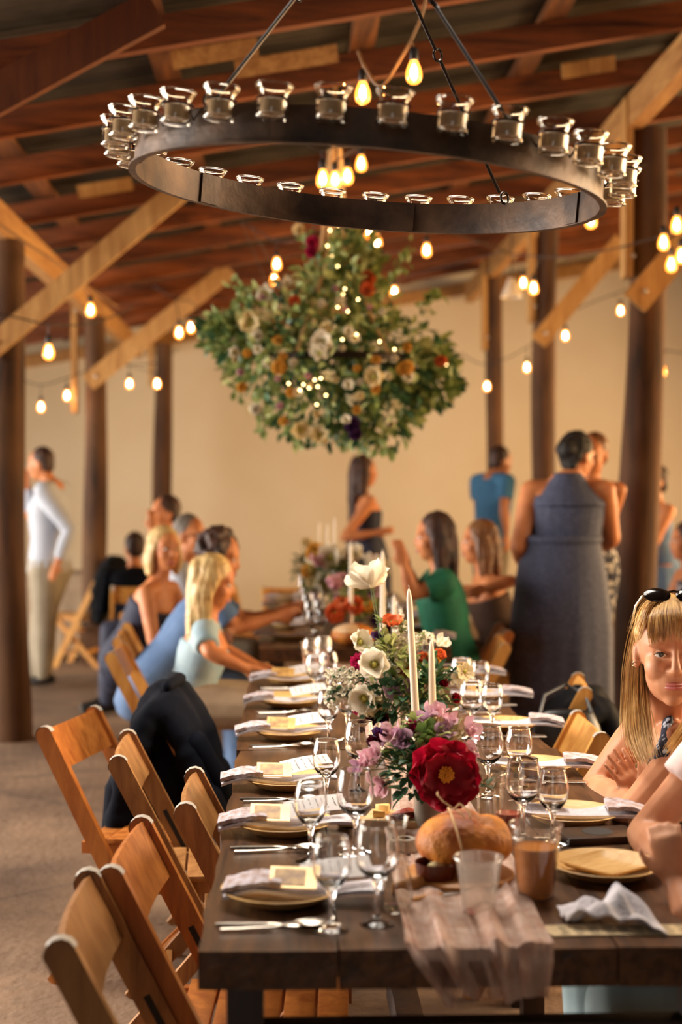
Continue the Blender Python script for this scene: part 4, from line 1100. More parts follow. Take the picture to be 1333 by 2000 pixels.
# nearest posy: crimson peony in a pewter cup
b = on(836, 1622, TZ); b = (b.x, b.y, TZ); Y = b[1]
arrangement('low posy with a crimson peony in a small pewter cup', b, (.033, .10, 'pewter'), [
    ('peony', 'red', 867, 1512, -.085, (.10, -.9, .15), 1.55),
    ('carnation', 'red', 828, 1462, -.02, (-.2, -.6, .7), .8), ('carnation', 'magenta', 806, 1428, .0, (-.2, -.6, .7), .9), ('carnation', 'magenta', 812, 1412, .03, (-.1, -.5, .9), .7),
    ('sweetpea', 'pink', 853, 1400, .03, (0, -.4, 1), 1.15), ('sweetpea', 'pink', 873, 1410, .0, (.4, -.4, .8), .95), ('sweetpea', 'mauve', 835, 1408, .02, (-.3, -.3, .9), 1.0),
    ('sweetpea', 'pink', 912, 1430, .0, (.7, -.5, .5), 1.15), ('sweetpea', 'pink', 905, 1465, -.01, (.8, -.4, .3), 1.0), ('sweetpea', 'mauve', 868, 1432, -.02, (.1, -.7, .6), 1.0),
    ('sweetpea', 'pink', 770, 1436, .0, (-.5, -.5, .6), 1.1), ('sweetpea', 'mauve', 757, 1446, .02, (-.7, -.5, .4), 1.0), ('sweetpea', 'mauve', 790, 1446, -.02, (-.4, -.8, .4), 1.1),
    ('sweetpea', 'pink', 741, 1478, -.01, (-.8, -.5, .3), 1.2), ('sweetpea', 'pink', 720, 1490, -.02, (-.9, -.4, .2), 1.1), ('sweetpea', 'mauve', 705, 1505, -.02, (-.9, -.4, .1), 1.0), ('sweetpea', 'pink', 752, 1530, -.02, (-.7, -.6, -.2), 1.1),
    ('carnation', 'burg', 750, 1440, .01, (-.5, -.5, .5), .75), ('carnation', 'burg', 733, 1448, .02, (-.7, -.5, .3), .7), ('sweetpea', 'purple', 745, 1432, .02, (-.5, -.4, .6), .8),
    ('blossom', 'cream', 836, 1448, -.03, (0, -.8, .5), 1.3), ('blossom', 'cream', 858, 1452, -.03, (.2, -.8, .5), 1.2), ('blossom', 'cream', 884, 1436, -.02, (.3, -.7, .6), 1.3), ('blossom', 'cream', 870, 1420, .0, (0, -.6, .7), 1.2), ('blossom', 'cream', 810, 1468, -.04, (-.3, -.8, .4), 1.1),
    ('sweetpea', 'pink', 915, 1480, .0, (.8, -.4, .1), .9)],
    [([(800, 1430, .0), (812, 1405, .0)], 12, 'leaf3', 0), ([(780, 1450, 0), (760, 1470, -.02), (735, 1500, -.03)], 10, 'leaf1', 0), ([(900, 1500, 0), (940, 1530, -.02), (965, 1545, -.02)], 12, 'leaf2', 0)],
    [((-.025, -.03, .135), (.062, .05, .062), 120, 'leaf2'), ((.0, -.01, .165), (.07, .06, .045), 130, 'leaf1'), ((.0, .0, .195), (.06, .05, .03), 70, 'leaf3'), ((-.02, -.045, .10), (.045, .03, .045), 26, 'leaf2')], 5, (.022, .046))
# tall arrangement with white poppies
b = on(770, 1478, TZ); b = (b.x, b.y, TZ)
arrangement('tall loose arrangement of white poppies and blossom sprays', b, (.05, .11, 'glass'), [
    ('poppy', 'white', 724, 1148, .03, (-.15, .45, .75), 1.7), ('poppy', 'white', 699, 1256, .0, (.5, -.7, .3), .95), ('poppy', 'white', 733, 1300, -.06, (-.2, -.9, .35), 1.15), ('poppy', 'white', 714, 1362, -.05, (-.3, -.7, -.1), 1.1), ('poppy', 'cream', 728, 1375, -.03, (.2, -.7, -.2), .9),
    ('carnation', 'magenta', 706, 1296, .0, (-.5, -.6, .4), 1.25), ('carnation', 'magenta', 730, 1282, .02, (0, -.5, .8), .8), ('carnation', 'magenta', 700, 1385, .0, (-.5, -.7, 0), .7), ('carnation', 'magenta', 772, 1320, .0, (.1, -.8, .4), .6),
    ('poppy', 'orange', 766, 1222, .02, (0, -.4, .9), .8), ('ranunculus', 'orange', 826, 1290, .04, (.1, -.6, .7), 1.0), ('ranunculus', 'orange', 857, 1283, .05, (.3, -.6, .6), 1.0), ('ranunculus', 'orange', 790, 1310, .0, (-.1, -.9, .4), .9), ('ranunculus', 'yellow', 850, 1296, .03, (0, -.7, .6), .8), ('ranunculus', 'orange', 800, 1325, .0, (0, -.9, .2), .8),
    ('star', 'cream', 908, 1312, -.02, (.3, -.8, .3), 1.4), ('star', 'white', 895, 1322, -.01, (.2, -.9, .1), 1.2), ('carnation', 'red', 888, 1364, .0, (.5, -.7, .2), .7), ('carnation', 'red', 864, 1335, .0, (.4, -.7, .4), .7),
    ('carnation', 'burg', 727, 1405, -.03, (-.2, -.9, .2), .9), ('carnation', 'burg', 748, 1402, -.03, (.1, -.9, .2), .8), ('carnation', 'burg', 712, 1420, -.03, (-.5, -.7, 0), .8), ('sweetpea', 'purple', 742, 1250, .04, (0, -.4, .8), 1.2), ('sweetpea', 'mauve', 765, 1350, -.03, (0, -.9, .2), 1.1), ('sweetpea', 'mauve', 800, 1340, -.03, (0, -.9, .2), 1.0), ('sweetpea', 'white', 860, 1262, .02, (.2, -.5, .8), 1.1)],
    [([(740, 1400, 0), (720, 1340, -.02), (690, 1322, -.03), (655, 1320, -.03)], 46, 'leaf2', 22), ([(730, 1410, 0), (700, 1365, -.03), (660, 1350, -.03), (640, 1365, -.03)], 40, 'leaf2', 24), ([(760, 1350, .0), (750, 1260, .0), (745, 1215, .0)], 24, 'leaf1', 0), ([(775, 1340, .0), (765, 1270, .01), (785, 1230, .02), (780, 1215, .02)], 26, 'leaf1', 14), ([(790, 1340, .0), (800, 1270, .02), (830, 1240, .02)], 26, 'leaf1', 12), ([(840, 1360, .0), (880, 1320, .0), (900, 1305, 0)], 30, 'leaf2', 4), ([(760, 1350, 0), (785, 1290, .0), (760, 1260, .02)], 24, 'leaf3', 10),
     ([(745, 1270, .03), (738, 1200, .03), (729, 1150, .03)], 0, 'leaf1', 0), ([(720, 1275, .0), (705, 1262, .0)], 3, 'leaf1', 0)],
    [((.01, 0, .15), (.12, .08, .09), 170, 'leaf2'), ((.05, .02, .19), (.10, .07, .08), 110, 'leaf1'), ((-.01, .0, .26), (.07, .05, .09), 60, 'leaf3'), ((.10, -.02, .17), (.05, .05, .09), 70, 'leaf2')], 8, (.025, .055))
b = at(690, 1250, 6.95)
r7 = random.Random(3)
def random_fl(n, x0, x1, y0, y1, kinds, size):
    return [(*r7.choice(kinds), r7.uniform(x0, x1), r7.uniform(y0, y1), r7.uniform(-.1, .1), None, size * r7.uniform(.8, 1.2)) for _ in range(n)]
arrangement('blurred arrangement with coral roses before the green tee', (b.x + .02, 6.95, TZ), (.05, .10, 'pewter'),
    [('ranunculus', 'orange', 657, 1203, -.12, (-.2, -.8, .5), 2.6), ('ranunculus', 'orange', 690, 1188, -.12, (.1, -.8, .5), 2.4), ('ranunculus', 'orange', 668, 1185, -.05, (0, -.8, .6), 2.0), ('carnation', 'purple', 738, 1215, -.05, (.2, -.8, .4), 2.0), ('carnation', 'burg', 755, 1225, .0, (.3, -.8, .4), 1.8)]
    + random_fl(22, 640, 740, 1135, 1200, [('sweetpea', 'pink'), ('sweetpea', 'mauve'), ('carnation', 'pink'), ('ranunculus', 'yellow'), ('blossom', 'cream'), ('carnation', 'magenta')], 1.7),
    [], [((0, 0, .17), (.14, .12, .10), 160, 'leaf1'), ((0, 0, .22), (.13, .12, .08), 80, 'leaf3')], 21, (.03, .06))
b = at(660, 1190, 8.5)
arrangement('blurred arrangement with yellow and cream flowers under the hanging ring', (b.x, 8.5, TZ), (.05, .10, 'pewter'),
    [('ranunculus', 'yellow', 618, 1083, 0, (-.2, -.8, .5), 3.0), ('ranunculus', 'yellow', 605, 1120, 0, (-.2, -.8, .5), 2.4), ('sweetpea', 'pink', 672, 1158, -.1, (0, -.8, .5), 3)]
    + random_fl(28, 600, 735, 1080, 1165, [('blossom', 'white'), ('ranunculus', 'cream'), ('sweetpea', 'pink'), ('carnation', 'cream'), ('poppy', 'white'), ('blossom', 'cream')], 1.9),
    [], [((0, 0, .18), (.20, .15, .13), 200, 'leaf1'), ((0, 0, .24), (.18, .15, .10), 120, 'leaf3'), ((0, 0, .2), (.20, .15, .13), 90, 'leaf2')], 22, (.035, .07))
b = at(610, 1140, 9.9)
arrangement('small dark green arrangement at the far end of the tables', (b.x, 9.9, TZ), (.05, .10, 'pewter'),
    random_fl(10, 590, 640, 1060, 1110, [('blossom', 'white'), ('ranunculus', 'cream'), ('carnation', 'cream')], 2.0),
    [], [((0, 0, .2), (.13, .12, .12), 150, 'leaf2')], 23, (.035, .07))

# ================================================================ IRON RING CHANDELIER
RC = V((0.166, 3.10, 2.14)); RRAD = 0.500; RH = 0.072
ring = tag(empty('ring_chandelier', RC, (R(2.3), R(4.8), 0)), 'large rusty iron hoop chandelier hung on rods over the near table', 'chandelier')
NS = 6
for i in range(NS):           # the band is welded up from segments
    mb = MB(); a0 = 2 * PI * i / NS + .3; a1 = 2 * PI * (i + 1) / NS + .3; n = 22; rows = []
    prof = [(RRAD, 0), (RRAD + .016, 0), (RRAD + .016, .004), (RRAD + .005, .004), (RRAD + .005, RH), (RRAD, RH)]
    m = len(prof)
    for k in range(n + 1):
        a = a0 + (a1 - a0) * k / n
        for r_, z in prof: mb.v.append((r_ * math.cos(a), r_ * math.sin(a), z))
    for k in range(n):
        for j in range(m):
            j2 = (j + 1) % m; mb.f.append((k * m + j, (k + 1) * m + j, (k + 1) * m + j2, k * m + j2))
    mb.f.append(tuple(range(m))); mb.f.append(tuple(reversed(range(n * m, n * m + m))))
    mb.build('band_segment', 'iron', ring, ang=30)
    mb = MB(); a = a0; rot = Matrix.Rotation(a, 3, 'Z')
    mb.box(rot @ V((RRAD - .003, 0, RH / 2)), (.006, .06, RH - .004), rot); mb.build('joint_plate', 'iron', ring, smooth=False)
apex = ring.matrix_basis.inverted() if False else None
ringM = Matrix.Translation(RC) @ Euler((R(2.3), R(4.8), 0)).to_matrix().to_4x4()
AP = at(722, -190, 3.12); ap_l = ringM.inverted() @ AP
def rod(ang):
    q = V((RRAD * math.cos(ang), RRAD * math.sin(ang), RH))
    mb = MB(); tp = ap_l; d = (tp - q).normalized()
    a = q + d * .03; mid = q + (tp - q) * .52
    mb.tube([a, mid - d * .012], .0042, 8); ro = mb.build('hanging_rod', 'iron_dark', ring)
    mb = MB(); mb.tube([mid + d * .012, tp], .0042, 8); mb.build('upper_rod', 'iron_dark', ro)
    sd = d.orthogonal().normalized(); up = d.cross(sd)
    for c in (q + V((0, 0, .012)), mid):
        mb = MB(); mb.tube([c + (sd * math.cos(t * PI / 8) + d * math.sin(t * PI / 8)) * .014 for t in range(17)], .003, 6, False); mb.build('rod_loop', 'iron_dark', ro)
rod(R(46)); rod(R(-60)); rod(R(-131))
mb = MB(); rz = roofz(AP.x)
for i in range(int((rz - AP.z) / .03) + 1):
    c = ap_l + V((0, 0, .03 * i)); ax = V((1, 0, 0)) if i % 2 else V((0, 1, 0))
    mb.tube([c + ax * .010 * math.cos(t * PI / 6) + V((0, 0, .02 * math.sin(t * PI / 6))) for t in range(13)], .0028, 5, False)
mb.build('chain', 'iron_dark', ring)
# votive jars clipped round the hoop
def mk_jar():
    t = empty('votive_jar'); tag(t, 'x', 'jar')
    mb = MB(); mb.lathe([(0, 0), (.024, 0), (.0275, .003), (.0283, .010), (.0285, .034), (.0272, .044), (.029, .050), (.0335, .0545), (.0348, .058), (.0338, .0605)], 24)
    mb.lathe([(.0315, .0605), (.030, .056), (.0245, .047), (.0242, .030), (.0240, .012), (0, .009)], 24); mb.build('glass', 'jar_glass', t, ang=70)
    for nm_, r_, z in (('lip', .0338, .0605), ('foot_ring', .0283, .004)):
        mb = MB(); mb.tube([(r_ * math.cos(a * PI / 12), r_ * math.sin(a * PI / 12), z) for a in range(25)], .0021, 6, False)
        mb.build(nm_, 'glass_solid', t)
    mb = MB(); mb.lathe([(0, .0095), (.0225, .0095), (.0225, .034), (.020, .036), (0, .0352)], 20); mb.build('candle', 'wax', t)
    mb = MB(); mb.tube([(0, 0, .035), (.001, 0, .042)], .0008, 5); mb.build('wick', 'socket', t)
    return t
NJ = 31; JR = RRAD + .047
erot = Euler((R(2.3), R(4.8), 0)).to_matrix()
near_k = []; far_k = []
for k in range(NJ):
    a = R(-88.5) + 2 * PI * k / NJ
    l = V((JR * math.cos(a), JR * math.sin(a), .034)); wpos = ringM @ l
    a_n = (k if k <= NJ // 2 else k - NJ)
    if math.sin(a) < 0.12:
        near_k.append((wpos.x, k, wpos))
    else: far_k.append((wpos.x, k, wpos))
    mb = MB(); mb.tube([l + V((.0302 * math.cos(t * PI / 8), .0302 * math.sin(t * PI / 8), .036 - .0)) for t in range(17)], .0016, 5, False)
    mb.tube([V(((RRAD + .004) * math.cos(a), (RRAD + .004) * math.sin(a), .05)), V(((RRAD + .018) * math.cos(a), (RRAD + .018) * math.sin(a), .068))], .002, 5)
    mb.build('jar_hoop', 'iron_dark', ring)
for lst, wd in ((near_k, 'near arc of the iron hoop'), (far_k, 'far arc of the iron hoop')):
    for i, (x_, k, wp) in enumerate(sorted(lst)):
        inst('jar', mk_jar, 'clear votive jar, %s from the left on the %s' % (ORD[i], wd), wp, 0, 'votive jars around the hoop', erot.to_euler())

# ================================================================ STRING LIGHTS
def catmull(P, n=6):
    P = [V(p) for p in P]; out = []
    for i in range(len(P) - 1):
        p0 = P[max(i - 1, 0)]; p1 = P[i]; p2 = P[i + 1]; p3 = P[min(i + 2, len(P) - 1)]
        for k in range(n):
            q = k / n; out.append(.5 * ((2 * p1) + (p2 - p0) * q + (2 * p0 - 5 * p1 + 4 * p2 - p3) * q * q + (3 * p1 - p0 - 3 * p2 + p3) * q ** 3))
    out.append(P[-1]); return out
mb = MB(); mb.lathe([(0, -.042), (.014, -.040), (.025, -.031), (.030, -.016), (.0295, 0), (.024, .020), (.016, .038), (.013, .046)], 16); bulbm = mb.mesh('bulb', 'bulb', ang=80)
mb = MB(); mb.lathe([(0, -.022), (.009, -.016), (.012, -.004), (.010, .012), (.004, .028), (0, .030)], 12); corem = mb.mesh('filament', 'core', ang=80)
mb = MB(); mb.lathe([(0, .044), (.0145, .044), (.0165, .050), (.0165, .082), (.012, .090), (.005, .094), (0, .094)], 14); sockm = mb.mesh('socket', 'socket', ang=50)
def string_light(label, pts, bulbs, cm='cable', thick=.0045):
    t = thing('string_light', label, 'string light', (0, 0, 0), 0, 'festoon bulb strings')
    P = catmull([at(*p) for p in pts]); t.location = P[0]; B = P[0]
    mb = MB(); mb.tube([p - B for p in P], thick, 6); mb.build('cable', cm, t)
    for bl_ in bulbs:
        px, py, d = bl_[:3]
        c = at(px, py, d); o = obj('socket', sockm, t); o.location = c - B
        obj('bulb', bulbm, o); obj('filament', corem, o)
        q = min(P, key=lambda p: (p - c - V((0, 0, .10))).length)
        mb = MB(); s0 = V((0, 0, .092)); e = q - c
        if (e - s0).length > .01:
            mb.tube([s0, s0.lerp(e, .5), e], .0035, 5); mb.build('drop_cord', cm, o)
    return t
string_light('tan bulb string looping above the iron hoop', [(700, 100, 5.4), (714, 132, 5.35), (745, 168, 5.3), (785, 112, 5.25), (812, 60, 5.2), (832, 0, 5.15), (850, -140, 5.1)], [(709, 182, 5.4), (809, 142, 5.2)], 'cable_tan', .006)
string_light('bulb string crossing the nearest log post', [(-40, 605, 7.6), (40, 622, 7.7), (95, 633, 7.8), (180, 632, 8.2), (260, 600, 8.6)], [(95, 688, 7.8)])
string_light('bulb string on the pale beam over the standing man', [(-20, 425, 7.2), (60, 480, 8.0), (120, 520, 8.8), (172, 560, 9.4), (230, 600, 10.3)], [(177, 606, 9.0)], 'cable_tan', .008)
string_light('low bulb string in front of the end wall behind the standing man', [(40, 740, 12.2), (80, 752, 12.2), (131, 738, 12.2), (200, 715, 12.4), (253, 712, 12.8), (307, 708, 13.0), (350, 680, 13.2)], [(80, 795, 12.2), (131, 773, 12.2), (253, 750, 12.8), (307, 750, 12.6)])
string_light('bulb string hanging from the second pale brace', [(300, 560, 10.4), (350, 585, 10.4), (373, 590, 10.8), (417, 630, 12.5), (470, 600, 12.5)], [(350, 650, 10.2), (373, 640, 11.2), (417, 680, 12.6)])
string_light('bulb string behind the flower ring, over the curly-haired guest', [(470, 430, 9.8), (541, 470, 9.6), (600, 460, 9.4), (640, 400, 9.2)], [(541, 516, 9.6), (536, 547, 10.2), (520, 574, 11.8)])
string_light('bulb cluster hanging in the middle above the flower ring', [(560, 250, 6.6), (620, 292, 6.6), (660, 285, 6.7), (705, 280, 7.0), (760, 240, 7.2)], [(631, 350, 6.6), (655, 352, 7.2), (679, 345, 7.2), (706, 320, 7.6)])
string_light('bulb string sloping past the upper flowers of the ring', [(690, 400, 8.4), (722, 415, 8.6), (760, 435, 8.8), (834, 448, 9.0), (870, 450, 9.2), (1000, 496, 9.6)], [(722, 453, 8.6), (737, 473, 8.8), (834, 489, 9.0), (732, 523, 10.2), (771, 571, 10.4)])
string_light('bulb string stretching across to the massive log post', [(1000, 496, 9.6), (1090, 502, 9.2), (1180, 490, 8.6), (1260, 470, 7.9), (1345, 448, 7.4)], [(1297, 474, 7.6), (1312, 517, 7.7), (1323, 440, 7.0), (1332, 500, 7.4), (1043, 563, 9.4), (1023, 553, 10.6)])
string_light('bulb string ending below the rim of the iron hoop', [(1120, 350, 7.0), (1150, 370, 7.0), (1200, 360, 7.0), (1260, 320, 7.0)], [(1155, 430, 6.9)])
string_light('low bulb string in front of the warm end wall', [(900, 690, 13.6), (952, 712, 13.4), (1030, 678, 13.0), (1105, 615, 12.6), (1213, 570, 12.4), (1260, 560, 12.2)], [(952, 755, 13.2), (1030, 718, 13.0), (1105, 656, 12.4), (1213, 607, 12.6)])
string_light('bulb string hanging beyond the massive log post', [(1262, 660, 11.6), (1295, 682, 11.4), (1340, 690, 11.2)], [(1295, 725, 11.4), (1266, 752, 12.0)])
# pendant lamp with a white shade
p = at(1000, 568, 11.0)
t = thing('pendant_lamp', 'white cone-shaded pendant lamp between the two farther posts', 'lamp', p)
mb = MB(); mb.lathe([(.02, .10), (.03, .09), (.085, -.05), (.083, -.052), (.028, .085), (.018, .096)], 20); mb.build('shade', 'wax', t)
mb = MB(); mb.tube([(0, 0, .09), (0, 0, roofz(p.x) - p.z)], .005, 6); mb.build('cord', 'cable', t)

# ================================================================ HANGING FLOWER RING
FC = at(655, 712, 7.7)
fr = random.Random(77)
ft = thing('floral_chandelier', 'huge hanging ring of greenery and flowers above the far tables', 'flower chandelier', FC)
mb = MB(); mb.tube([(.42 * math.cos(a * PI / 16), .38 * math.sin(a * PI / 16), .02) for a in range(33)], .02, 8, False); mb.build('ring_frame', 'iron_dark', ft)
top = at(652, 290, 7.7) - FC
for i in range(5):
    a = 2 * PI * i / 5 + .4; mb = MB(); mb.tube([(.42 * math.cos(a), .38 * math.sin(a), .02), V((.08 * math.cos(a), .08 * math.sin(a), .55)), V((.03 * math.cos(a), .03 * math.sin(a), top.z))], .010, 6); mb.build('hanging_rope', 'twine', ft)
mb = MB(); mb.tube([top, (0, 0, roofz(FC.x) - FC.z + .24)], .012, 6); mb.build('hanging_rope', 'twine', ft)
# outline of the greenery in picture terms turned into real offsets around the ring
SC = 7.7 / FPX
blobs = [((-.02, 0, .02), (.56, .50, .28)), ((-.28, -.1, .12), (.34, .32, .30)), ((.28, .05, .04), (.34, .34, .26)), ((0, -.05, .28), (.30, .28, .26)), ((-.1, 0, -.22), (.30, .30, .20)), ((.20, -.05, -.24), (.26, .28, .22)), ((-.52, 0, .16), (.20, .2, .12)), ((.10, 0, .52), (.14, .14, .20)), ((.5, .0, -.06), (.16, .18, .16))]
mats_n = {'leaf1': 1900, 'leaf2': 1700, 'leaf3': 1700}
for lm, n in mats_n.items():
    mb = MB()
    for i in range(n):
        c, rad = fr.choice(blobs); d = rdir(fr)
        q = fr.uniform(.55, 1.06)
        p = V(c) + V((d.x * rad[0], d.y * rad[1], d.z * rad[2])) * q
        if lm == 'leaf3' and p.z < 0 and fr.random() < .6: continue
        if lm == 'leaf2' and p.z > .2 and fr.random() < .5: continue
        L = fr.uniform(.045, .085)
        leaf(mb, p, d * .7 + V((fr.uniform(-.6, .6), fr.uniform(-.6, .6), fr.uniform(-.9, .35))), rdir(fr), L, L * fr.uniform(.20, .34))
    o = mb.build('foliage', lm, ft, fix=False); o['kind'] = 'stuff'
# trailing shoots
mb = MB(); tl = MB()
for (px, py, px2, py2) in [(470, 640, 405, 628), (500, 590, 455, 560), (520, 760, 515, 850), (560, 790, 580, 862), (690, 800, 692, 862), (740, 790, 720, 858), (840, 700, 885, 755), (850, 650, 880, 720), (820, 600, 852, 575), (470, 700, 470, 780), (660, 560, 655, 450), (700, 580, 700, 470), (620, 560, 590, 452), (760, 560, 800, 480)]:
    a = at(px, py, 7.7 + fr.uniform(-.3, .2)) - FC; b = at(px2, py2, 7.7 + fr.uniform(-.35, .2)) - FC
    tl.tube([a, a.lerp(b, .5) + V((0, 0, .02)), b], .005, 5)
    for i in range(26):
        q = fr.random(); p = a.lerp(b, q) + rdir(fr) * .03; L = fr.uniform(.045, .08); leaf(mb, p, (b - a).normalized() * .5 + rdir(fr), rdir(fr), L, L * .28)
o = mb.build('trailing_leaves', 'leaf1', ft, fix=False); o['kind'] = 'stuff'
tl.build('shoots', 'stem', ft)['kind'] = 'stuff'
def fcf(kind, pm, px, py, s):
    c = at(px, py, 7.7) - FC
    # push the bloom to the front of the greenery
    y_ = -.50 * math.sqrt(max(0.02, 1 - (c.x / .66) ** 2 - ((c.z - .02) / .48) ** 2))
    pos = at(px, py, 7.7 + y_) - FC
    put_flower(ft, kind, pm, pos, V((fr.uniform(-.4, .4), -1, fr.uniform(-.2, .6))), s)
for a in [('poppy', 'cream', 490, 628, 1.6), ('poppy', 'white', 520, 575, 1.3), ('carnation', 'white', 505, 655, 1.5), ('carnation', 'magenta', 612, 475, 1.8), ('carnation', 'magenta', 608, 492, 1.6), ('carnation', 'orange', 690, 515, 2.0), ('carnation', 'orange', 716, 545, 2.2), ('carnation', 'orange', 714, 568, 2.0), ('ranunculus', 'yellow', 795, 725, 2.2), ('ranunculus', 'yellow', 548, 720, 2.0), ('carnation', 'purple', 690, 832, 2.2), ('carnation', 'purple', 692, 848, 1.8), ('poppy', 'cream', 733, 735, 1.4), ('poppy', 'white', 630, 670, 1.5), ('poppy', 'white', 628, 690, 1.3), ('ranunculus', 'orange', 862, 710, 1.8), ('carnation', 'orange', 575, 590, 1.5), ('poppy', 'cream', 585, 840, 1.4), ('poppy', 'cream', 625, 850, 1.3), ('carnation', 'white', 500, 800, 1.6), ('carnation', 'cream', 583, 452, 1.7)]: fcf(*a)
for i in range(64):
    px = fr.gauss(640, 95); py = fr.uniform(520, 840)
    if ((px - 655) / 225) ** 2 + ((py - 695) / 165) ** 2 > .95: continue
    k_ = fr.choice([('blossom', 'white', 1.8), ('carnation', 'white', 1.0), ('poppy', 'white', .75), ('carnation', 'cream', 1.0), ('ranunculus', 'yellow', 1.2), ('blossom', 'cream', 1.8), ('carnation', 'pink', .9)])
    fcf(k_[0], k_[1], px, py, k_[2] * fr.uniform(.8, 1.2))
# fairy lights threaded through the greenery and up the ropes
mb = MB(); mb.ell((0, 0, 0), .0042, seg=8, rings=5); fm = mb.mesh('fairy_bulb', 'fairy')
for px, py in [(564, 749), (593, 751), (586, 762), (604, 758), (615, 742), (627, 739), (621, 755), (637, 772), (619, 790), (669, 663), (697, 653), (742, 667), (771, 682), (680, 608), (674, 564), (670, 575), (700, 585), (660, 600), (866, 706), (872, 712), (655, 470), (648, 500), (660, 520), (650, 540), (668, 545), (645, 450), (662, 440), (652, 405), (640, 480)]:
    c = at(px, py, 7.7) - FC; y_ = -.54 * math.sqrt(max(0.02, 1 - (c.x / .66) ** 2 - ((c.z - .02) / .48) ** 2)) if py > 550 else -.12
    o = obj('fairy_bulb', fm, ft); o.location = at(px, py, 7.7 + y_) - FC

# ================================================================ PEOPLE
def blob(name, mb, voxel, m, parent, it=3, post=None, fac=.5):
    me = mb.mesh('tmp', None, smooth=False)
    o = bpy.data.objects.new('tmp', me); COL.objects.link(o)
    r_ = o.modifiers.new('r', 'REMESH'); r_.mode = 'VOXEL'; r_.voxel_size = voxel
    if it:
        s_ = o.modifiers.new('s', 'SMOOTH'); s_.factor = fac; s_.iterations = it
    dg = bpy.context.evaluated_depsgraph_get()
    m2 = bpy.data.meshes.new_from_object(o.evaluated_get(dg)); m2.name = name
    bpy.data.objects.remove(o); bpy.data.meshes.remove(me)
    if post:
        for v_ in m2.vertices: v_.co = post(v_.co)
    m2.materials.clear(); m2.materials.append(M[m] if isinstance(m, str) else m); m2.shade_smooth()
    return obj(name, m2, parent)

def fwdv(deg): return V((math.cos(R(deg)), math.sin(R(deg)), 0))
def hand(mb, wrist, d, palm, s=1.0, thumb=1, curl=.5, fr_=.0078, spread=0.0):
    wrist = V(wrist); d = V(d).normalized(); palm = (V(palm) - d * V(palm).dot(d)).normalized(); sd = d.cross(palm)
    mb.loft([wrist - d * .01, wrist + d * .03 * s, wrist + d * .085 * s], [(.024 * s, .018 * s), (.036 * s, .016 * s), (.038 * s, .012 * s)], sd, 12, rnd_cap=True)
    for i, ln in enumerate((.066, .076, .070, .054)):
        b = wrist + d * .085 * s + sd * (-.0285 + .019 * i) * s * thumb * -1
        d0 = d; d = (d0 - sd * thumb * spread * (i - 1.5)).normalized()
        d1 = (d * math.cos(curl * .7) + palm * math.sin(curl * .7)); d2 = (d * math.cos(curl * 1.7) + palm * math.sin(curl * 1.7)); d3 = (d * math.cos(curl * 2.4) + palm * math.sin(curl * 2.4))
        d = d0
        p1 = b + d1 * ln * .45 * s; p2 = p1 + d2 * ln * .32 * s; p3 = p2 + d3 * ln * .25 * s
        q = fr_ * s * (.9 if i == 3 else 1.05)
        mb.tube([b - d * .012 * s, b, p1, p2, p3, p3 + d3 * .004], [q * 1.05, q * 1.08, q * 1.05, q * .95, q * .82, q * .4], 8)
    tb = wrist + d * .025 * s + sd * thumb * .030 * s; td = (d * .75 + sd * thumb * .62 + palm * .25).normalized()
    mb.tube([wrist + d * .012, tb, tb + td * .032 * s, tb + (td * .8 + d * .3).normalized() * .06 * s], [fr_ * 1.4 * s, fr_ * 1.5 * s, fr_ * 1.2 * s, fr_ * .7 * s], 8)

def head_mesh(mb, Hm, s, fem):
    def e(c, r_): mb.ell(Hm @ (V(c) * s), tuple(x * s for x in r_), Hm.to_3x3(), 18, 12)
    e((-.005, 0, .030), (.094, .074, .100)); e((.022, 0, -.045), (.068, .058, .066)); e((.052, 0, -.092), (.026, .024, .020) if fem else (.030, .030, .022))
    for sg in (-1, 1):
        e((.050, sg * .036, -.022), (.034, .028, .034)); e((.070, sg * .032, .034), (.018, .030, .012))
        e((-.012, sg * .076, -.004), (.017, .008, .030)); e((-.004, sg * .074, -.024), (.010, .007, .012))
        e((.086, sg * .011, -.026), (.011, .008, .007))
    mb.loft([Hm @ (V(p) * s) for p in ((.082, 0, .026), (.094, 0, .0), (.103, 0, -.020), (.092, 0, -.030))], [(.008 * s, .010 * s), (.009 * s, .010 * s), (.012 * s, .011 * s), (.010 * s, .006 * s)], Hm.to_3x3() @ V((0, 1, 0)), 10, rnd_cap=True)
    e((.072, 0, -.058), (.018, .027, .014))
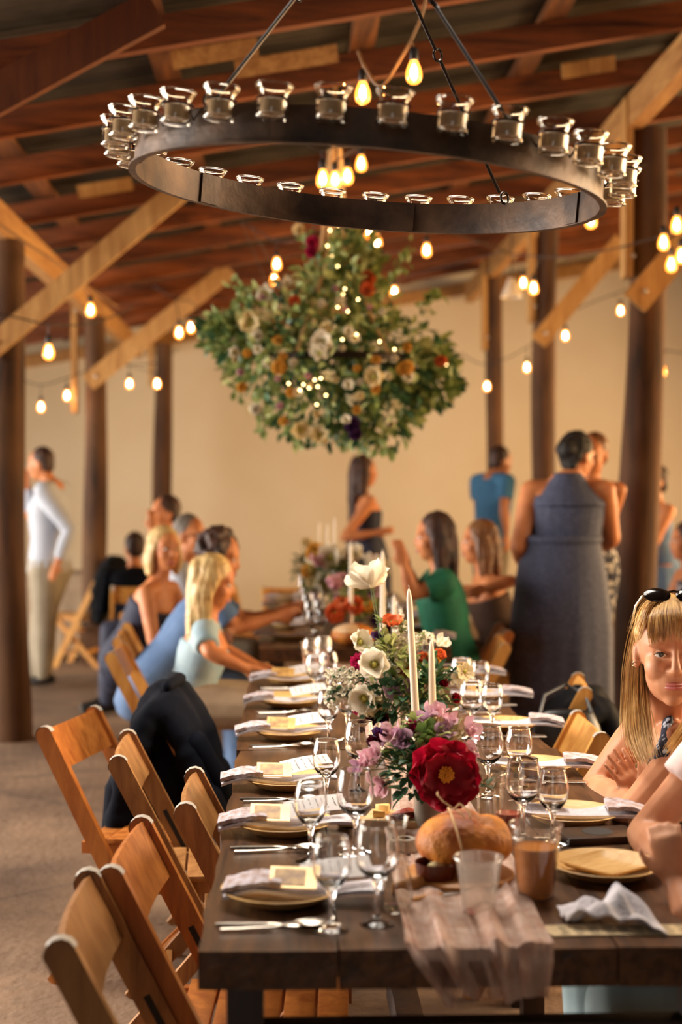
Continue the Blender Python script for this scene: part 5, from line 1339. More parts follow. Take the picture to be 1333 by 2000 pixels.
def person(label, pel, neck, face, headc, hyaw, hpitch=0, arms=(), legs=None, skin='skin1', top=None, bottom=None, hair=None, voxel=.011, hs=1.0, fem=True, wide=1.0, shoe='black_shoe', sleeve=0.0, roll=0.0, extra=None, cat='person', hands=None, shw=None):
    """pel, neck, headc: world joints; arms: [(elbow, wrist)] for the person's left then right; top: (material, upper t, lower t)"""
    pel, neck, headc = V(pel), V(neck), V(headc); base = V((pel.x, pel.y, 0))
    root = thing('person', label, cat, base, 0, 'guests')
    f = fwdv(face); lf = V((-f.y, f.x, 0)); T = lambda p: V(p) - base
    Hm = Matrix.Translation(T(headc)) @ Matrix.Rotation(R(hyaw), 4, 'Z') @ Matrix.Rotation(R(-hpitch), 4, 'Y') @ Matrix.Rotation(R(roll), 4, 'X')
    mb = MB()
    head_mesh(mb, Hm, hs, fem)
    nb = T(neck)
    mb.loft([nb - V((0, 0, .05)), nb, nb.lerp(Hm @ V((-.01, 0, -.06)), .5), Hm @ V((-.008, 0, -.035))], [(.07 * wide, .06), (.056, .054), (.049 if fem else .056, .05), (.05, .054)], lf, 14)
    W = wide; up = nb - T(pel)
    ring_ = [(-.16, .13, .10, 0.0), (-.03, .172, .125, .0), (.12, .165, .118, .0), (.36, .130 if fem else .150, .10, .01), (.56, .142 if fem else .160, .112, .015), (.74, .150 if fem else .172, .115, .02), (.88, .145 if fem else .170, .088, .0), (.97, .085, .062, -.005)]
    def tor(t0, t1, inf):
        P_, Q_ = [], []
        for t_, a, b, o_ in ring_:
            if t0 <= t_ <= t1:
                P_.append(T(pel) + up * t_ + f * o_); Q_.append((a * W + inf, b * (1 + (W - 1) * 1.1) + inf))
        return P_, Q_
    P_, Q_ = tor(-1, 2, 0); mb.loft(P_, Q_, lf, 20, rnd_cap=True)
    sw_ = shw if shw else (.165 if fem else .19) * (1 + (W - 1) * .8)
    sh = [nb + lf * sw_ - V((0, 0, .045)), nb - lf * sw_ - V((0, 0, .045))]
    cl = MB()
    for i, a in enumerate(arms):
        el, wr = T(a[0]), T(a[1]); k_ = 1 + (W - 1) * .9
        mb.loft([nb.lerp(sh[i], .35) - V((0, 0, .02)), sh[i]], [(.05, .05), (.05 * k_, .05 * k_)], lf, 10, rnd_cap=True)
        mb.loft([sh[i], sh[i].lerp(el, .3), sh[i].lerp(el, .7), el], [(.048 * k_,) * 2, (.047 * k_,) * 2, (.040 * k_,) * 2, (.036 * k_,) * 2], None, 12, rnd_cap=True)
        mb.loft([el, el.lerp(wr, .28), el.lerp(wr, .7), wr], [(.036 * k_,) * 2, (.040 * k_,) * 2, (.031 * k_,) * 2, (.024, .020)], None, 12, rnd_cap=True)
        hd = hands[i] if hands else None
        if hd: hand(mb, wr, hd[0], hd[1], hd[2] if len(hd) > 2 else .95, hd[3] if len(hd) > 3 else 1, hd[4] if len(hd) > 4 else .5, .0074 if len(hd) > 5 else .0078, hd[5] if len(hd) > 5 else 0.0)
        else:
            d = (wr - el).normalized(); pn = (-lf if i == 0 else lf); pn = pn - d * pn.dot(d)
            hand(mb, wr, d, pn if pn.length > .1 else f, .95, 1 if i == 0 else -1, .35)
        if sleeve > 0:
            k = sleeve
            if k <= 1: P2 = [sh[i] - (el - sh[i]).normalized() * .01, sh[i].lerp(el, k * .6), sh[i].lerp(el, k)]; rr = [(.066 * k_,) * 2, (.066 * k_,) * 2, (.062 * k_,) * 2]
            else: P2 = [sh[i], sh[i].lerp(el, .5), el, el.lerp(wr, (k - 1) * .5), el.lerp(wr, k - 1)]; rr = [(.068 * k_,) * 2, (.060 * k_,) * 2, (.054 * k_,) * 2, (.048 * k_,) * 2, (.038 * k_,) * 2]
            cl.loft(P2, rr, None, 12, rnd_cap=(k > 1))
            cl.loft([nb.lerp(sh[i], .3) - V((0, 0, .015)), sh[i]], [(.064, .064), (.067 * k_, .067 * k_)], lf, 10, rnd_cap=True)
    bt = MB(); shoes = []
    if legs:
        for i, (kn, an) in enumerate(legs):
            kn, an = T(kn), T(an); hp = T(pel) + lf * (.085 * W if i == 0 else -.085 * W) - V((0, 0, .01))
            mb.loft([hp, hp.lerp(kn, .5), kn], [(.085 * W,) * 2, (.075 * W,) * 2, (.052 * W,) * 2], None, 12, rnd_cap=True); mb.loft([kn, kn.lerp(an, .35), an], [(.052 * W,) * 2, (.052 * W,) * 2, (.034,) * 2], None, 12, rnd_cap=True)
            if bottom and bottom[1] == 'pants':
                bt.loft([hp, hp.lerp(kn, .5), kn], [(.105 * W,) * 2, (.092 * W,) * 2, (.075 * W,) * 2], None, 12, rnd_cap=True); bt.loft([kn, kn.lerp(an, .5), an + V((0, 0, .01))], [(.073 * W,) * 2, (.068 * W,) * 2, (.064,) * 2], None, 12, rnd_cap=True)
            s_ = MB(); s_.loft([an + V((0, 0, -.03)) - f * .06, an + V((0, 0, -.035)), an + f * .09 + V((0, 0, -.05)), an + f * .17 + V((0, 0, -.06))], [(.036, .04), (.042, .045), (.045, .03), (.030, .018)], lf, 12, rnd_cap=True); shoes.append(s_)
    def post(co):
        # hollow the eye sockets
        h = Hi @ co
        for sg in (-1, 1):
            d = (h - V((.086, sg * .031, .012)) * hs); q = math.exp(-((d.y / .017) ** 2 + (d.z / .010) ** 2 + (d.x / .03) ** 2))
            if q > .02: co = co - hx * (.011 * q)
        return co
    Hi = Hm.inverted(); hx = Hm.to_3x3() @ V((1, 0, 0))
    blob('body', mb, voxel, skin, root, 3, post)
    # eyes and mouth
    for sg in (-1, 1):
        e = MB(); e.ell(Hm @ (V((.0735, sg * .031, .012)) * hs), (.0105 * hs, .0135 * hs, .0085 * hs), Hm.to_3x3(), 12, 8); eo = e.build('eye', 'eye_white', root)
        e = MB(); e.ell(Hm @ (V((.0815, sg * .031, .0125)) * hs), (.004 * hs, .0068 * hs, .0068 * hs), Hm.to_3x3(), 10, 6); e.build('iris', 'iris', eo)
        e = MB(); e.loft([Hm @ (V((.083 - .010 * abs(q_), sg * (.031 + .021 * q_), .0335 - .004 * q_ * q_)) * hs) for q_ in (-1, -.5, 0, .5, 1)], [(.001, .002), (.002, .0035), (.002, .0035), (.002, .003), (.001, .001)], None, 6); e.build('eyebrow', hair[0] if hair else 'hair_brown', root)
    e = MB()
    for dz, th in ((.0035, .0045), (-.0045, .0055)):
        e.loft([Hm @ (V((.092 - .016 * q_ * q_, .024 * q_, -.058 + dz - .002 * q_ * q_)) * hs) for q_ in (-1, -.6, 0, .6, 1)], [(.001, .001), (.004, th * .8), (.005, th), (.004, th * .8), (.001, .001)], Hm.to_3x3() @ V((1, 0, 0)), 8)
    e.build('lips', 'lip', root)
    if top:
        P_, Q_ = tor(top[2], top[1], .013)
        if P_: cl.loft(P_, Q_, lf, 22, rnd_cap=False)
        if len(top) > 3: top[3](cl, T, nb, f, lf)
        blob('top', cl, max(voxel, .009), top[0], root, 2)
    if bottom:
        if bottom[1] == 'pants':
            P_, Q_ = tor(-.2, .2, .014); bt.loft(P_, Q_, lf, 18, rnd_cap=True); blob('trousers', bt, max(voxel, .010), bottom[0], root, 2)
        elif bottom[1] == 'skirt':
            bottom[2](bt, T); 
            b_ = bt.build('skirt', bottom[0], root, ang=80)
        elif bottom[1] == 'lap':
            for i, (kn, an) in enumerate(legs):
                hp = T(pel) + lf * (.085 if i == 0 else -.085); kn = T(kn); bt.loft([hp, hp.lerp(kn, .5), kn], [(.11,) * 2, (.10,) * 2, (.085,) * 2], None, 12, rnd_cap=True)
            P_, Q_ = tor(-.2, .2, .014); bt.loft(P_, Q_, lf, 18, rnd_cap=True); blob('skirt', bt, max(voxel, .010), bottom[0], root, 3)
    for s_ in shoes: s_.build('shoe', shoe, root, ang=80)
    if hair: make_hair(root, Hm, hs, *hair[:2], lf, *hair[2:])
    if extra: extra(root, Hm, T)
    return root

def make_hair(root, Hm, s, m, style, lf, length=.0):
    mb = MB(); H3 = Hm.to_3x3()
    def e(c, r_): mb.ell(Hm @ (V(c) * s), tuple(x * s for x in r_), H3, 16, 10)
    if style == 'short': e((-.022, 0, .048), (.092, .081, .092)); e((-.050, 0, .0), (.055, .072, .07))
    elif style == 'thin': e((-.030, 0, .040), (.080, .081, .085)); e((-.050, 0, .0), (.055, .074, .06))
    elif style == 'updo':
        e((-.020, 0, .048), (.096, .085, .094)); e((-.055, 0, .01), (.055, .074, .075)); e((-.095, 0, .03), (.05, .06, .055)); e((-.06, 0, -.05), (.03, .05, .03))
    elif style == 'curly':
        r_ = random.Random(4); e((-.022, 0, .048), (.094, .084, .094))
        for i in range(70):
            d = rdir(r_, -.3)
            if d.x > .75 and d.z < .5: continue
            e((-.022 + d.x * .10, d.y * .092, .045 + d.z * .10), (.024, .024, .024))
    else:
        e((-.020, 0, .048), (.096, .086, .096)); e((-.045, 0, .0), (.062, .082, .085))
        dn = H3.inverted() @ V((0, 0, -1))
        for sg in (-1, 1):
            mb.loft([Hm @ (V((-.01, sg * .072, .05)) * s), Hm @ (V((-.02, sg * .088, -.02)) * s), Hm @ (V((-.025, sg * .09, -.06)) * s), Hm @ (V((-.03, sg * .082, -.02)) * s) + V((0, 0, -min(length, .16)))],
                    [(.045 * s, .02 * s), (.05 * s, .022 * s), (.05 * s, .022 * s), (.035 * s, .018 * s)], H3 @ V((1, 0, 0)), 12, rnd_cap=True)
        bk = Hm @ (V((-.075, 0, .0)) * s); back = H3 @ V((-1, 0, 0)); back.z = 0
        mb.loft([bk + V((0, 0, .06)), bk + V((0, 0, -.03)) + back * .01, bk + V((0, 0, -length * .5)) + back * .02, bk + V((0, 0, -length)) + back * .03],
                [(.07, .04), (.085, .045), (.085, .035), (.05, .022)], H3 @ V((0, 1, 0)), 14, rnd_cap=True)
    Hi = Hm.inverted()
    def post(co):
        a = math.atan2(co.y - Hm.translation.y, co.x - Hm.translation.x)
        n_ = noise.noise(V((math.cos(a) * 9, math.sin(a) * 9, co.z * 6))) * .008 + noise.noise(co * 60) * .003
        d = (co - Hm.translation); d.z *= .3
        return co + d.normalized() * n_
    return blob('hair', mb, .009, m, root, 2, post)

def seated(label, hpx, hpy, Y, face, hyaw, hpitch=0, arms=None, lean=0.0, tl=.49, seat=None, **kw):
    hc = at(hpx, hpy, Y); f = fwdv(face); lf = V((-f.y, f.x, 0))
    neck = hc - V((0, 0, .175)) - f * .035
    pz = .545; L = tl; dz = neck.z - pz
    off = math.sqrt(max(0.0, L * L - dz * dz)) if dz < L else .03
    pel = V((neck.x, neck.y, pz)) - f * (off + lean)
    legs = []
    for sg in (1, -1):
        kn = pel + f * .43 + lf * sg * .10 + V((0, 0, -.01)); an = V((kn.x, kn.y, .09)) + f * .02
        legs.append((kn, an))
    if arms is None:
        arms = []
        for sg in (1, -1):
            el = neck + lf * sg * .24 - V((0, 0, .30)) + f * .08; arms.append((el, el + f * .22 - lf * sg * .10 + V((0, 0, .0))))
    if seat:
        q = pel - f * .31; chair('chair3', seat, q.x, q.y, R(face))
    return person(label, pel, neck, face, hc, hyaw, hpitch, arms, legs, **kw)

def spectacles(root, Hm, T):
    a = MB()
    for sg in (-1, 1):
        a.tube([Hm @ V((.098, sg * .033 + .024 * math.cos(t * PI / 10), .010 + .018 * math.sin(t * PI / 10))) for t in range(21)], .0018, 6, False)
        a.tube([Hm @ V((.098, sg * .057, .012)), Hm @ V((.06, sg * .078, .012)), Hm @ V((-.01, sg * .086, .005))], .0018, 6)
    a.tube([Hm @ V((.099, -.009, .012)), Hm @ V((.103, 0, .015)), Hm @ V((.099, .009, .012))], .0018, 6)
    a.build('spectacles', 'shades', root)
# --- standing man with white shirt
Y = 10.9
person('man in white shirt and khaki trousers standing behind the thick log post', at(98, 1112, Y), at(104, 948, Y), 172, at(80, 908, Y), 165, -6,
       [(at(137, 1035, Y - .22), at(112, 1100, Y - .28)), (at(62, 1010, Y + .2), at(52, 945, Y + .1))],
       [(at(88, 1215, Y - .1), at(85, 1318, Y - .12)), (at(82, 1212, Y + .1), at(72, 1314, Y + .12))], 'skin2', ('white_shirt', .98, -.1), ('khaki', 'pants'), ('hair_brown', 'short'), sleeve=1.75, fem=False, wide=1.22)
# --- guests along the chair-lined side beyond the gap
seated('girl with long straight blond hair and pale blue off-shoulder blouse', 418, 1140, 6.35, 0, -5, -14,
       [(at(418, 1260, 6.55), at(505, 1302, 6.5)), (at(410, 1275, 6.12), at(482, 1305, 6.15))], hair=('hair_pale', 'long', .36), top=('pale_top', .80, -.15), bottom=('beige', 'lap'), skin='skin2', sleeve=.62, hs=.95, wide=.9, tl=.37)
seated('curly-haired guest in a blue shirt reaching across the table', 430, 1092, 7.0, 8, -10, -12,
       [(at(480, 1215, 7.2), at(545, 1195, 7.2)), (at(462, 1225, 6.8), at(540, 1205, 6.85))], hair=('hair_brown', 'curly'), top=('blue_shirt', .98, -.15), bottom=('jeans', 'pants'), skin='skin2', sleeve=.7, fem=False, lean=.10)
seated('woman with a blond bob and sleeveless navy top turning to the camera', 322, 1076, 7.85, -20, -58, 0,
       None, hair=('hair_pale', 'bob', .10), top=('navy', .86, -.15), bottom=('navy', 'lap'), skin='skin2')
seated('grey-haired man with glasses beside the blond bob', 372, 1048, 8.5, -5, -30, 0, None, seat='folding chair of the grey-haired man with glasses', hair=('hair_grey', 'short'), top=('white_shirt', .98, -.15), bottom=('khaki', 'pants'), skin='skin2', fem=False, sleeve=.7, extra=spectacles)
seated('reddish-faced man seated farther back before the thin log post', 322, 1006, 9.7, 190, 200, 0, [(at(300, 1080, 9.5), at(298, 1035, 9.5)), (at(320, 1090, 9.9), at(305, 1040, 9.9))], seat='folding chair under the reddish-faced man farther back', hair=('hair_brown', 'short'), top=('white_shirt', .98, -.15), bottom=('navy', 'pants'), skin='skin2', fem=False, sleeve=1.6)
# --- guests opposite
seated('woman in a green tee with long dark hair, elbows on the table', 848, 1052, 7.4, 182, 180, -4,
       [(at(806, 1160, 7.22), at(790, 1104, 7.2)), (at(818, 1165, 7.55), at(796, 1108, 7.5))], hair=('hair_brown', 'long', .24), top=('green', .98, -.2), bottom=('navy', 'pants'), skin='skin2', sleeve=.55, lean=.05, wide=1.05)
seated('girl with brown hair and bare shoulders, next to the long dress', 936, 1062, 8.0, 182, 178, 0,
       [(at(1000, 1135, 7.8), at(945, 1150, 7.75)), (at(960, 1140, 8.2), at(920, 1150, 8.2))], hair=('hair_light_brown', 'long', .24), top=('brown_cloth', .80, -.2), bottom=('brown_cloth', 'lap'), skin='skin2')
# --- standing guests
def skirt(cx, cy, z0, z1, w0, w1, dep, folds):
    def f(bt, T):
        n = 44
        P_ = []
        rows = 12
        def g(u, v):
            a = 2 * PI * u; z = z0 + (z1 - z0) * v
            k = w0 + (w1 - w0) * (min(1, v * 2.6) ** .7)
            fo = 1 + folds * v * math.sin(a * 9 + 1.3 * math.sin(v * 3)) + folds * .5 * v * math.sin(a * 17)
            return T((cx + k * math.cos(a) * fo, cy + k * dep * math.sin(a) * fo, z))
        bt.grid(g, n * 2, rows)
    return f
Y = 7.5
c = at(1098, 1055, Y)
def waist_band(root, T):
    a = MB(); a.loft([T((c.x, Y, 1.215)), T((c.x, Y, 1.235)), T((c.x, Y, 1.26))], [(.208, .178), (.216, .186), (.208, .178)], (1, 0, 0), 32); a.build('waist_band', 'dress', root, ang=80)
def halter(cl, T, nb, f, lf):
    cl.loft([nb + V((0, 0, .05)), nb - V((0, 0, .02)), nb - V((0, 0, .12))], [(.072, .074), (.125, .125), (.21, .18)], lf, 18)
person('woman in a long dotted grey-blue halter dress seen from behind', V((c.x, Y, 1.02)), at(1110, 942, Y), 78, at(1128, 893, Y + .03), 40, -8,
       [(at(1014, 1068, Y - .05), at(1032, 1120, Y + .25)), (at(1196, 1052, Y + .05), at(1165, 1070, Y + .32))], [(V((c.x - .1, Y + .02, .5)), V((c.x - .1, Y, .09))), (V((c.x + .1, Y + .02, .5)), V((c.x + .1, Y, .09)))],
       'skin2', ('dress', .92, .3, halter), ('dress', 'skirt', skirt(c.x, Y, 1.235, .03, .20, .275, .85, .03)), ('hair_black', 'updo'), wide=1.30, shw=.19, extra=lambda root, Hm, T: waist_band(root, T))
Y = 8.15
person('brown-haired guest half hidden behind the halter dress', at(1148, 1110, Y), at(1152, 942, Y), -100, at(1160, 890, Y), -125, -4, [(at(1186, 1035, Y + .05), at(1165, 1085, Y + .02)), (at(1120, 1030, Y), at(1130, 1085, Y))],
       [(V((1.74, Y, .5)), V((1.74, Y, .09))), (V((1.58, Y, .5)), V((1.58, Y, .09)))], 'skin2', ('print', .92, -.1), ('print', 'pants'), ('hair_light_brown', 'short'))
Y = 11.2; c = at(715, 1040, Y)
person('woman with long dark hair and navy dress standing beyond the tables', V((c.x, Y, 1.0)), at(708, 968, Y), 20, at(712, 922, Y), 10, 0,
       [(at(690, 1040, Y + .15), at(722, 1050, Y + .3)), (at(672, 1050, Y - .2), at(735, 1040, Y - .25))], [(V((c.x, Y + .1, .5)), V((c.x, Y + .1, .09))), (V((c.x, Y - .1, .5)), V((c.x, Y - .1, .09)))],
       'skin2', ('navy', .86, -.1), ('navy', 'skirt', skirt(c.x, Y, 1.14, .40, .13, .20, .9, .05)), ('hair_brown', 'long', .40))
Y = 11.6; c = at(958, 1020, Y)
person('man in a teal-blue shirt standing beyond the girl with bare shoulders', V((c.x, Y, .98)), at(962, 930, Y), 30, at(978, 903, Y), 25, -10,
       [(at(935, 990, Y + .2), at(955, 1040, Y + .2)), (at(985, 990, Y - .24), at(990, 1045, Y - .26))], [(V((c.x, Y + .1, .5)), V((c.x, Y + .1, .09))), (V((c.x, Y - .1, .5)), V((c.x, Y - .1, .09)))],
       'skin3', ('teal_shirt', .98, -.12), ('khaki', 'pants'), ('hair_brown', 'short'), fem=False, sleeve=.7, wide=1.05)
Y = 9.8; c = at(1279, 1060, Y)
person('guest in blue-grey peeking out beyond the massive log post', V((c.x, Y, 1.0)), at(1280, 985, Y), 200, at(1277, 945, Y), 195, 0,
       [(at(1288, 1040, Y - .2), at(1270, 1080, Y - .2)), (at(1275, 1040, Y + .2), at(1265, 1080, Y + .2))], [(V((c.x, Y + .1, .5)), V((c.x, Y + .1, .09))), (V((c.x, Y - .1, .5)), V((c.x, Y - .1, .09)))],
       'skin2', ('blue_shirt', .95, -.1), ('blue_shirt', 'skirt', skirt(c.x, Y, 1.1, .5, .14, .20, .9, .05)), ('hair_brown', 'short'))
seated('guest in a navy and white print at the picture edge beyond the blonde woman', 1340, 1060, 9.0, 185, 180, 0, None, seat='folding chair under the guest in the navy and white print', hair=('hair_brown', 'long', .15), top=('print', .95, -.15), bottom=('navy', 'lap'), skin='skin2')

# --- the blonde woman in front
Y = 3.25
HC = at(1309, 1277, Y); NB = at(1298, 1405, 3.37)
def blonde_extra(root, Hm, T):
    r = random.Random(31)
    def strands(name, guides, n, rad, jit, m='hair_blond'):
        G = [[T(at(*p)) for p in g] for g in guides]; mb = MB()
        for i in range(n):
            q = r.random() * (len(G) - 1); k = min(int(q), len(G) - 2); t_ = q - k
            P_ = [a.lerp(b, t_) for a, b in zip(G[k], G[k + 1])]
            j = V((r.gauss(0, jit), r.gauss(0, jit * 1.2), r.gauss(0, jit * .5))); cut = r.uniform(.68, 1.0)
            j2 = V((r.gauss(0, jit), r.gauss(0, jit), 0))
            S = catmull(P_, 5); S = S[:max(4, int(len(S) * cut))]; L = len(S)
            S = [s + j * (.3 + .7 * i2 / L) + j2 * math.sin(i2 / L * 5 + i) * .5 for i2, s in enumerate(S)]
            rr = [rad * (1 if i2 < L * .75 else max(.2, 1 - (i2 / L - .75) * 3.2)) * r.uniform(.85, 1.15) for i2 in range(L)]
            mb.tube(S, rr, 4, False)
        o = mb.build(name, m, root, fix=False); o['kind'] = 'stuff'
    side = [[(1290, 1166, 3.26), (1250, 1215, 3.29), (1232, 1290, 3.31), (1226, 1380, 3.29), (1228, 1440, 3.24), (1250, 1495, 3.16)],
            [(1296, 1166, 3.25), (1260, 1212, 3.26), (1243, 1285, 3.28), (1240, 1370, 3.25), (1246, 1435, 3.20), (1268, 1500, 3.12)],
            [(1300, 1166, 3.26), (1266, 1220, 3.29), (1256, 1300, 3.31), (1262, 1370, 3.25), (1270, 1430, 3.19), (1280, 1485, 3.11)]]
    strands('hair_curtain', side, 420, .0010, .006); strands('hair_curtain', side, 240, .0010, .007, 'hair_blond2'); strands('hair_curtain', side, 160, .0010, .006, 'hair_blond3'); strands('flyaway_hair', side, 50, .0004, .013, 'hair_blond2')
    side2 = [[(1318, 1166, 3.25), (1360, 1215, 3.27), (1378, 1290, 3.28), (1366, 1370, 3.2), (1330, 1420, 3.12), (1296, 1468, 3.06)],
             [(1322, 1168, 3.25), (1366, 1230, 3.28), (1388, 1310, 3.3), (1380, 1390, 3.22), (1350, 1450, 3.14), (1320, 1500, 3.08)]]
    strands('hair_curtain', side2, 220, .0010, .005); strands('hair_curtain', side2, 140, .0010, .006, 'hair_blond2')
    bang = [[(1284, 1182, 3.20), (1272, 1205, 3.155), (1270, 1235, 3.145), (1272, 1264, 3.15)], [(1296, 1176, 3.19), (1288, 1200, 3.14), (1288, 1232, 3.128), (1288, 1258, 3.13)],
            [(1316, 1172, 3.18), (1318, 1198, 3.128), (1320, 1228, 3.117), (1320, 1256, 3.118)], [(1334, 1176, 3.19), (1348, 1202, 3.14), (1352, 1232, 3.13), (1354, 1260, 3.14)]]
    strands('fringe', bang, 200, .0010, .0035); strands('fringe', bang, 140, .0010, .004, 'hair_blond2'); strands('fringe', bang, 60, .0010, .004, 'hair_blond3')
    cap = [[(1300, 1166, 3.24), (1275, 1178, 3.20), (1262, 1205, 3.20), (1250, 1250, 3.24)], [(1300, 1162, 3.28), (1270, 1175, 3.27), (1250, 1215, 3.28), (1238, 1280, 3.29)], [(1310, 1160, 3.32), (1282, 1172, 3.33), (1252, 1215, 3.34), (1238, 1290, 3.34)]]
    strands('crown_hair', cap, 200, .0011, .004); strands('crown_hair', cap, 120, .0011, .005, 'hair_blond2'); strands('flyaway_hair', cap, 40, .0004, .012, 'hair_blond2')
    cap2 = [[(1320, 1166, 3.24), (1345, 1178, 3.20), (1360, 1205, 3.20), (1370, 1250, 3.24)], [(1322, 1160, 3.32), (1345, 1172, 3.33), (1372, 1215, 3.34), (1385, 1290, 3.34)]]
    strands('crown_hair', cap2, 120, .0015, .004)
    # sunglasses pushed up on the crown
    sg_ = MB()
    for s in (-1, 1):
        rot = Hm.to_3x3() @ Matrix.Rotation(R(-52), 3, 'Y')
        sg_.ell(Hm @ V((.046, s * .036, .142)), (.006, .031, .022), rot, 18, 10)
    sg_.loft([Hm @ V((.049, -.012, .149)), Hm @ V((.054, 0, .152)), Hm @ V((.049, .012, .149))], [(.003, .003)] * 3, None, 8)
    go = sg_.build('sunglasses', 'shades', root); go['label'] = 'dark sunglasses pushed up on the crown'
    for s in (-1, 1):
        a = MB(); a.tube([Hm @ V((.044, s * .068, .140)), Hm @ V((.03, s * .082, .115)), Hm @ V((-.02, s * .088, .055))], .0024, 6); a.build('temple_arm', 'silver', go)
    # ear studs, ring, bracelet
    for z in (-.028, -.020):
        a = MB(); a.ell(Hm @ V((.002, -.082, z)), .0026, seg=8, rings=6); a.build('earring', 'silver', root)
    # eyelids and lashes
    for s in (-1, 1):
        a = MB(); a.loft([Hm @ V((.0815 - .006 * abs(q_) , s * .031 + .0150 * q_, .0185 - .0065 * q_ * q_)) for q_ in (-1, -.5, 0, .5, 1)], [(.0015, .002), (.0025, .003), (.0028, .003), (.0025, .003), (.0015, .002)], None, 8); a.build('upper_eyelid', 'skin1', root)
        a = MB(); a.loft([Hm @ V((.0848 - .006 * abs(q_), s * .031 + .0150 * q_, .0165 - .0060 * q_ * q_)) for q_ in (-1, -.5, 0, .5, 1)], [(.0006, .0006), (.0009, .0009), (.001, .001), (.0009, .0009), (.0006, .0006)], None, 6); a.build('lashes', 'socket', root)
    wr = T(at(1258, 1583, 3.22)); a = MB(); d = (T(at(1180, 1550, 3.45)) - wr).normalized(); s0 = d.orthogonal().normalized(); u0 = d.cross(s0)
    a.tube([wr + d * .012 + (s0 * math.cos(t * PI / 10) + u0 * math.sin(t * PI / 10)) * .027 for t in range(21)], .0012, 6, False); a.build('bracelet', 'silver', root)
    c = T(at(1222, 1520, 3.385)); a = MB(); a.tube([c + (V((1, 0, .2)) * math.cos(t * PI / 8) + V((0, 1, 0)) * math.sin(t * PI / 8)) * .0098 for t in range(17)], .0016, 6, False); a.build('finger_ring', 'silver', root)
def blonde_top(cl, T, nb, f, lf):
    a = T(at(1306, 1400, 3.30)); b = T(at(1294, 1490, 3.20))
    cl.loft([a, a.lerp(b, .5), b], [(.020, .010), (.028, .012), (.05, .03)], lf, 10, rnd_cap=True)
person('blonde woman with fringe and sunglasses on her head, arms crossed on the table', V((1.14, 3.37, .53)), NB, 183, HC, -97, -3,
       [(at(1224, 1600, 3.16), at(1252, 1580, 3.37)), (at(1160, 1540, 3.58), at(1258, 1583, 3.22))],
       [(V((.72, 3.25, .54)), V((.70, 3.25, .09))), (V((.74, 3.5, .54)), V((.72, 3.5, .09)))], 'skin1', ('halter', .80, -.2, blonde_top), ('navy', 'lap'), ('hair_blond', 'short'), voxel=.0042, extra=blonde_extra, shw=.165,
       hands=[((-.24, .06, .55), (-.5, .8, 0), .95, -1, .15, .10), ((.9, -.35, .0), (0, .2, -1), .9, 1, .6, .05)])
# --- the guest in the pale pink tee: mostly beyond the picture edge
NB2 = V((.94, 2.74, 1.07))
person('guest in a pale pink tee leaning an elbow on the near table corner', V((1.22, 2.72, .53)), NB2, 180, V((.90, 2.74, 1.26)), 170, -5,
       [(at(1372, 1815, 2.42), at(1322, 1722, 2.52)), (at(1258, 1630, 2.90), at(1335, 1712, 2.66))],
       [(V((.62, 2.62, .535)), V((.64, 2.62, .09))), (V((.62, 2.86, .535)), V((.64, 2.86, .09)))], 'skin1', ('pink_tee', .98, -.2), ('pale_jeans', 'pants'), ('hair_light_brown', 'short'), voxel=.0055, sleeve=.58, fem=False, shw=.17,
       hands=[((-.15, .1, .7), (.2, .9, .1), .9, 1, 1.0), ((.6, -.5, .0), (0, .2, -1), .9, -1, .6)])

# ================================================================ COATS, BAG, BACK TABLE
def drape(name, label, cat, cx, y0, y1, path, rad, m, seed, group=None, core=None):
    """cloth hung over a chair back: rounded folds along a path in the x-z plane"""
    r = random.Random(seed); t = thing(name, label, cat, (cx, (y0 + y1) / 2, 0), 0, group); mb = MB(); cy = (y0 + y1) / 2; P = catmull([V((p[0], 0, p[1])) for p in path], 5)
    for i, p in enumerate(P):
        k = i / (len(P) - 1); inset = .03 * math.sin(k * 9 + seed); rr = rad * r.uniform(.85, 1.15)
        n = 9
        mb.loft([V((p.x + .018 * math.sin(j * 1.9 + seed + k * 4), (y0 - cy) + inset + (y1 - y0 - inset * 1.4) * j / (n - 1), p.z - .022 * abs(j - (n - 1) / 2) ** 1.5 * .25)) for j in range(n)], [(rr, rr)] * n, None, 8, rnd_cap=True)
    if core: mb.ell(core[0], core[1], None, 16, 10)
    blob('cloth', mb, .010, m, t, 3)
    return t
t = drape('jacket', 'dark navy wool jacket hung over a folding chair', 'jacket', -.40, 4.50, 4.93, [(-.16, .36), (-.13, .55), (-.07, .74), (-.01, .835), (.06, .76), (.12, .60), (.19, .45)], .044, 'black_wool', 3, None, ((.03, 0, .56), (.15, .215, .27)))
mb = MB(); mb.loft([(.10, -.20, .70), (.16, -.19, .58), (.20, -.17, .42)], [(.05, .035), (.052, .04), (.045, .035)], (0, 1, 0), 12, rnd_cap=True); mb.build('sleeve', 'black_wool', t, ang=80)
mb = MB(); mb.loft([(-.08, -.19, .70), (-.15, -.21, .55), (-.17, -.20, .38)], [(.05, .035), (.052, .04), (.045, .035)], (0, 1, 0), 12, rnd_cap=True); mb.build('sleeve', 'black_wool', t, ang=80)
mb = MB(); mb.loft([(.0, -.12, .865), (.03, 0, .875), (.0, .12, .865)], [(.02, .018), (.024, .02), (.02, .018)], (1, 0, 0), 10, rnd_cap=True); mb.build('collar', 'black_wool', t, ang=80)
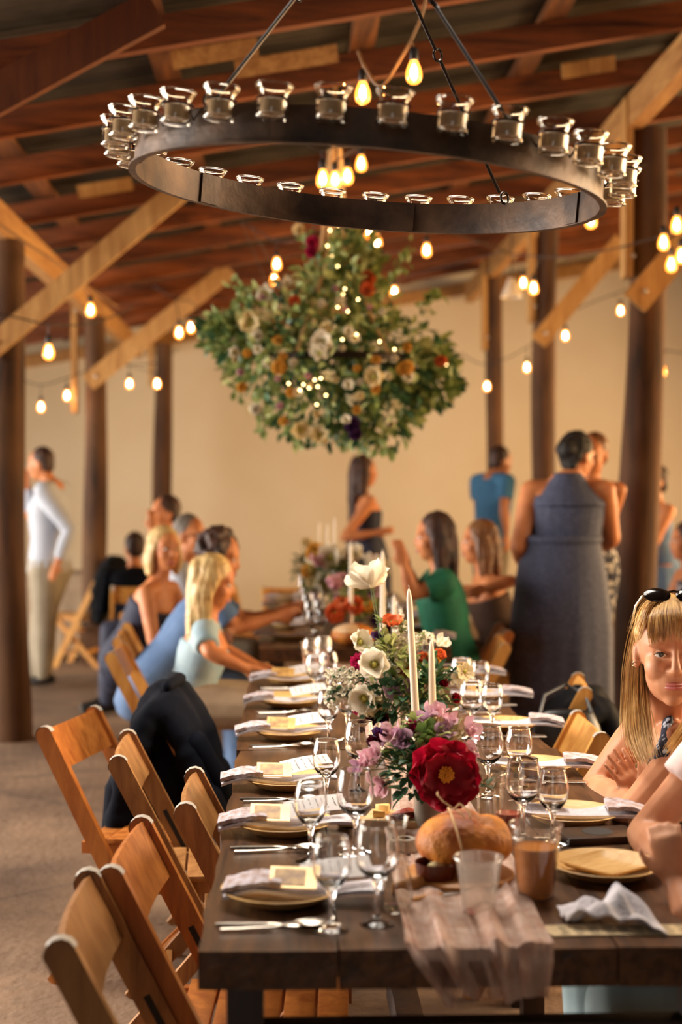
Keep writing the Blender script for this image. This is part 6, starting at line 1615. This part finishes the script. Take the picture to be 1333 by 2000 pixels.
t = drape('coat', 'black coat draped low over the folding chair beyond the blonde woman', 'coat', 1.06, 5.08, 5.50, [(.14, .40), (.12, .60), (.07, .73), (-.02, .70), (-.10, .58), (-.17, .42)], .036, 'black_cloth', 5)
p = V((.98, 5.02, .62))
t = thing('handbag', 'black leather handbag slung in front of the draped coat', 'bag', (p.x, p.y, .50))
mb = MB(); mb.loft([(0, 0, .0), (0, 0, .08), (0, 0, .16), (0, 0, .20)], [(.13, .05), (.14, .06), (.12, .045), (.10, .02)], (1, 0, 0), 18, rnd_cap=True); mb.build('pouch', 'black_shoe', t, ang=80)
mb = MB(); mb.tube([(-.10, 0, .18), (-.07, .05, .26), (.02, .12, .29), (.08, .06, .26), (.10, 0, .18)], .007, 8); mb.build('strap', 'black_shoe', t)
# back table on the open floor with dark jackets on its chairs
t = thing('cloth_table', 'low table under a tan cloth between the standing man and the post block', 'table', (-1.75, 12.9, 0))
mb = MB(); mb.box((0, 0, .735), (1.3, .9, .03)); mb.build('tabletop', 'board', t, bevel=.004)
mb = MB()
def tc_(u, v):
    a = 2 * PI * u; q = v; cx_, sy_ = math.cos(a), math.sin(a); k = 1 / max(abs(cx_), abs(sy_))
    fo = 1 + .02 * q * math.sin(a * 22)
    return (.665 * cx_ * k * fo, .465 * sy_ * k * fo, .752 - .70 * q)
mb.grid(tc_, 120, 6); mb.add([(-.665, -.465, .753), (.665, -.465, .753), (.665, .465, .753), (-.665, .465, .753)], [(0, 1, 2, 3)]); mb.build('tablecloth', 'beige', t)
drape('jacket', 'black jacket on a chair back behind the post with the square block', 'jacket', -1.52, 11.9, 12.3, [(-.10, .45), (-.10, .65), (-.04, .84), (.05, .90), (.12, .78), (.16, .55)], .05, 'black_cloth', 8)
chair('chair3', 'pale folding chair carrying the black jacket at the tan-cloth table', -1.56, 12.1, R(170))
seated('guest in a dark suit seated at the tan-cloth table', 262, 1072, 11.3, 100, 110, 0, None, seat='folding chair under the guest in the dark suit', hair=('hair_brown', 'short'), top=('black_wool', .98, -.2), bottom=('black_wool', 'pants'), skin='skin2', fem=False, sleeve=1.8)
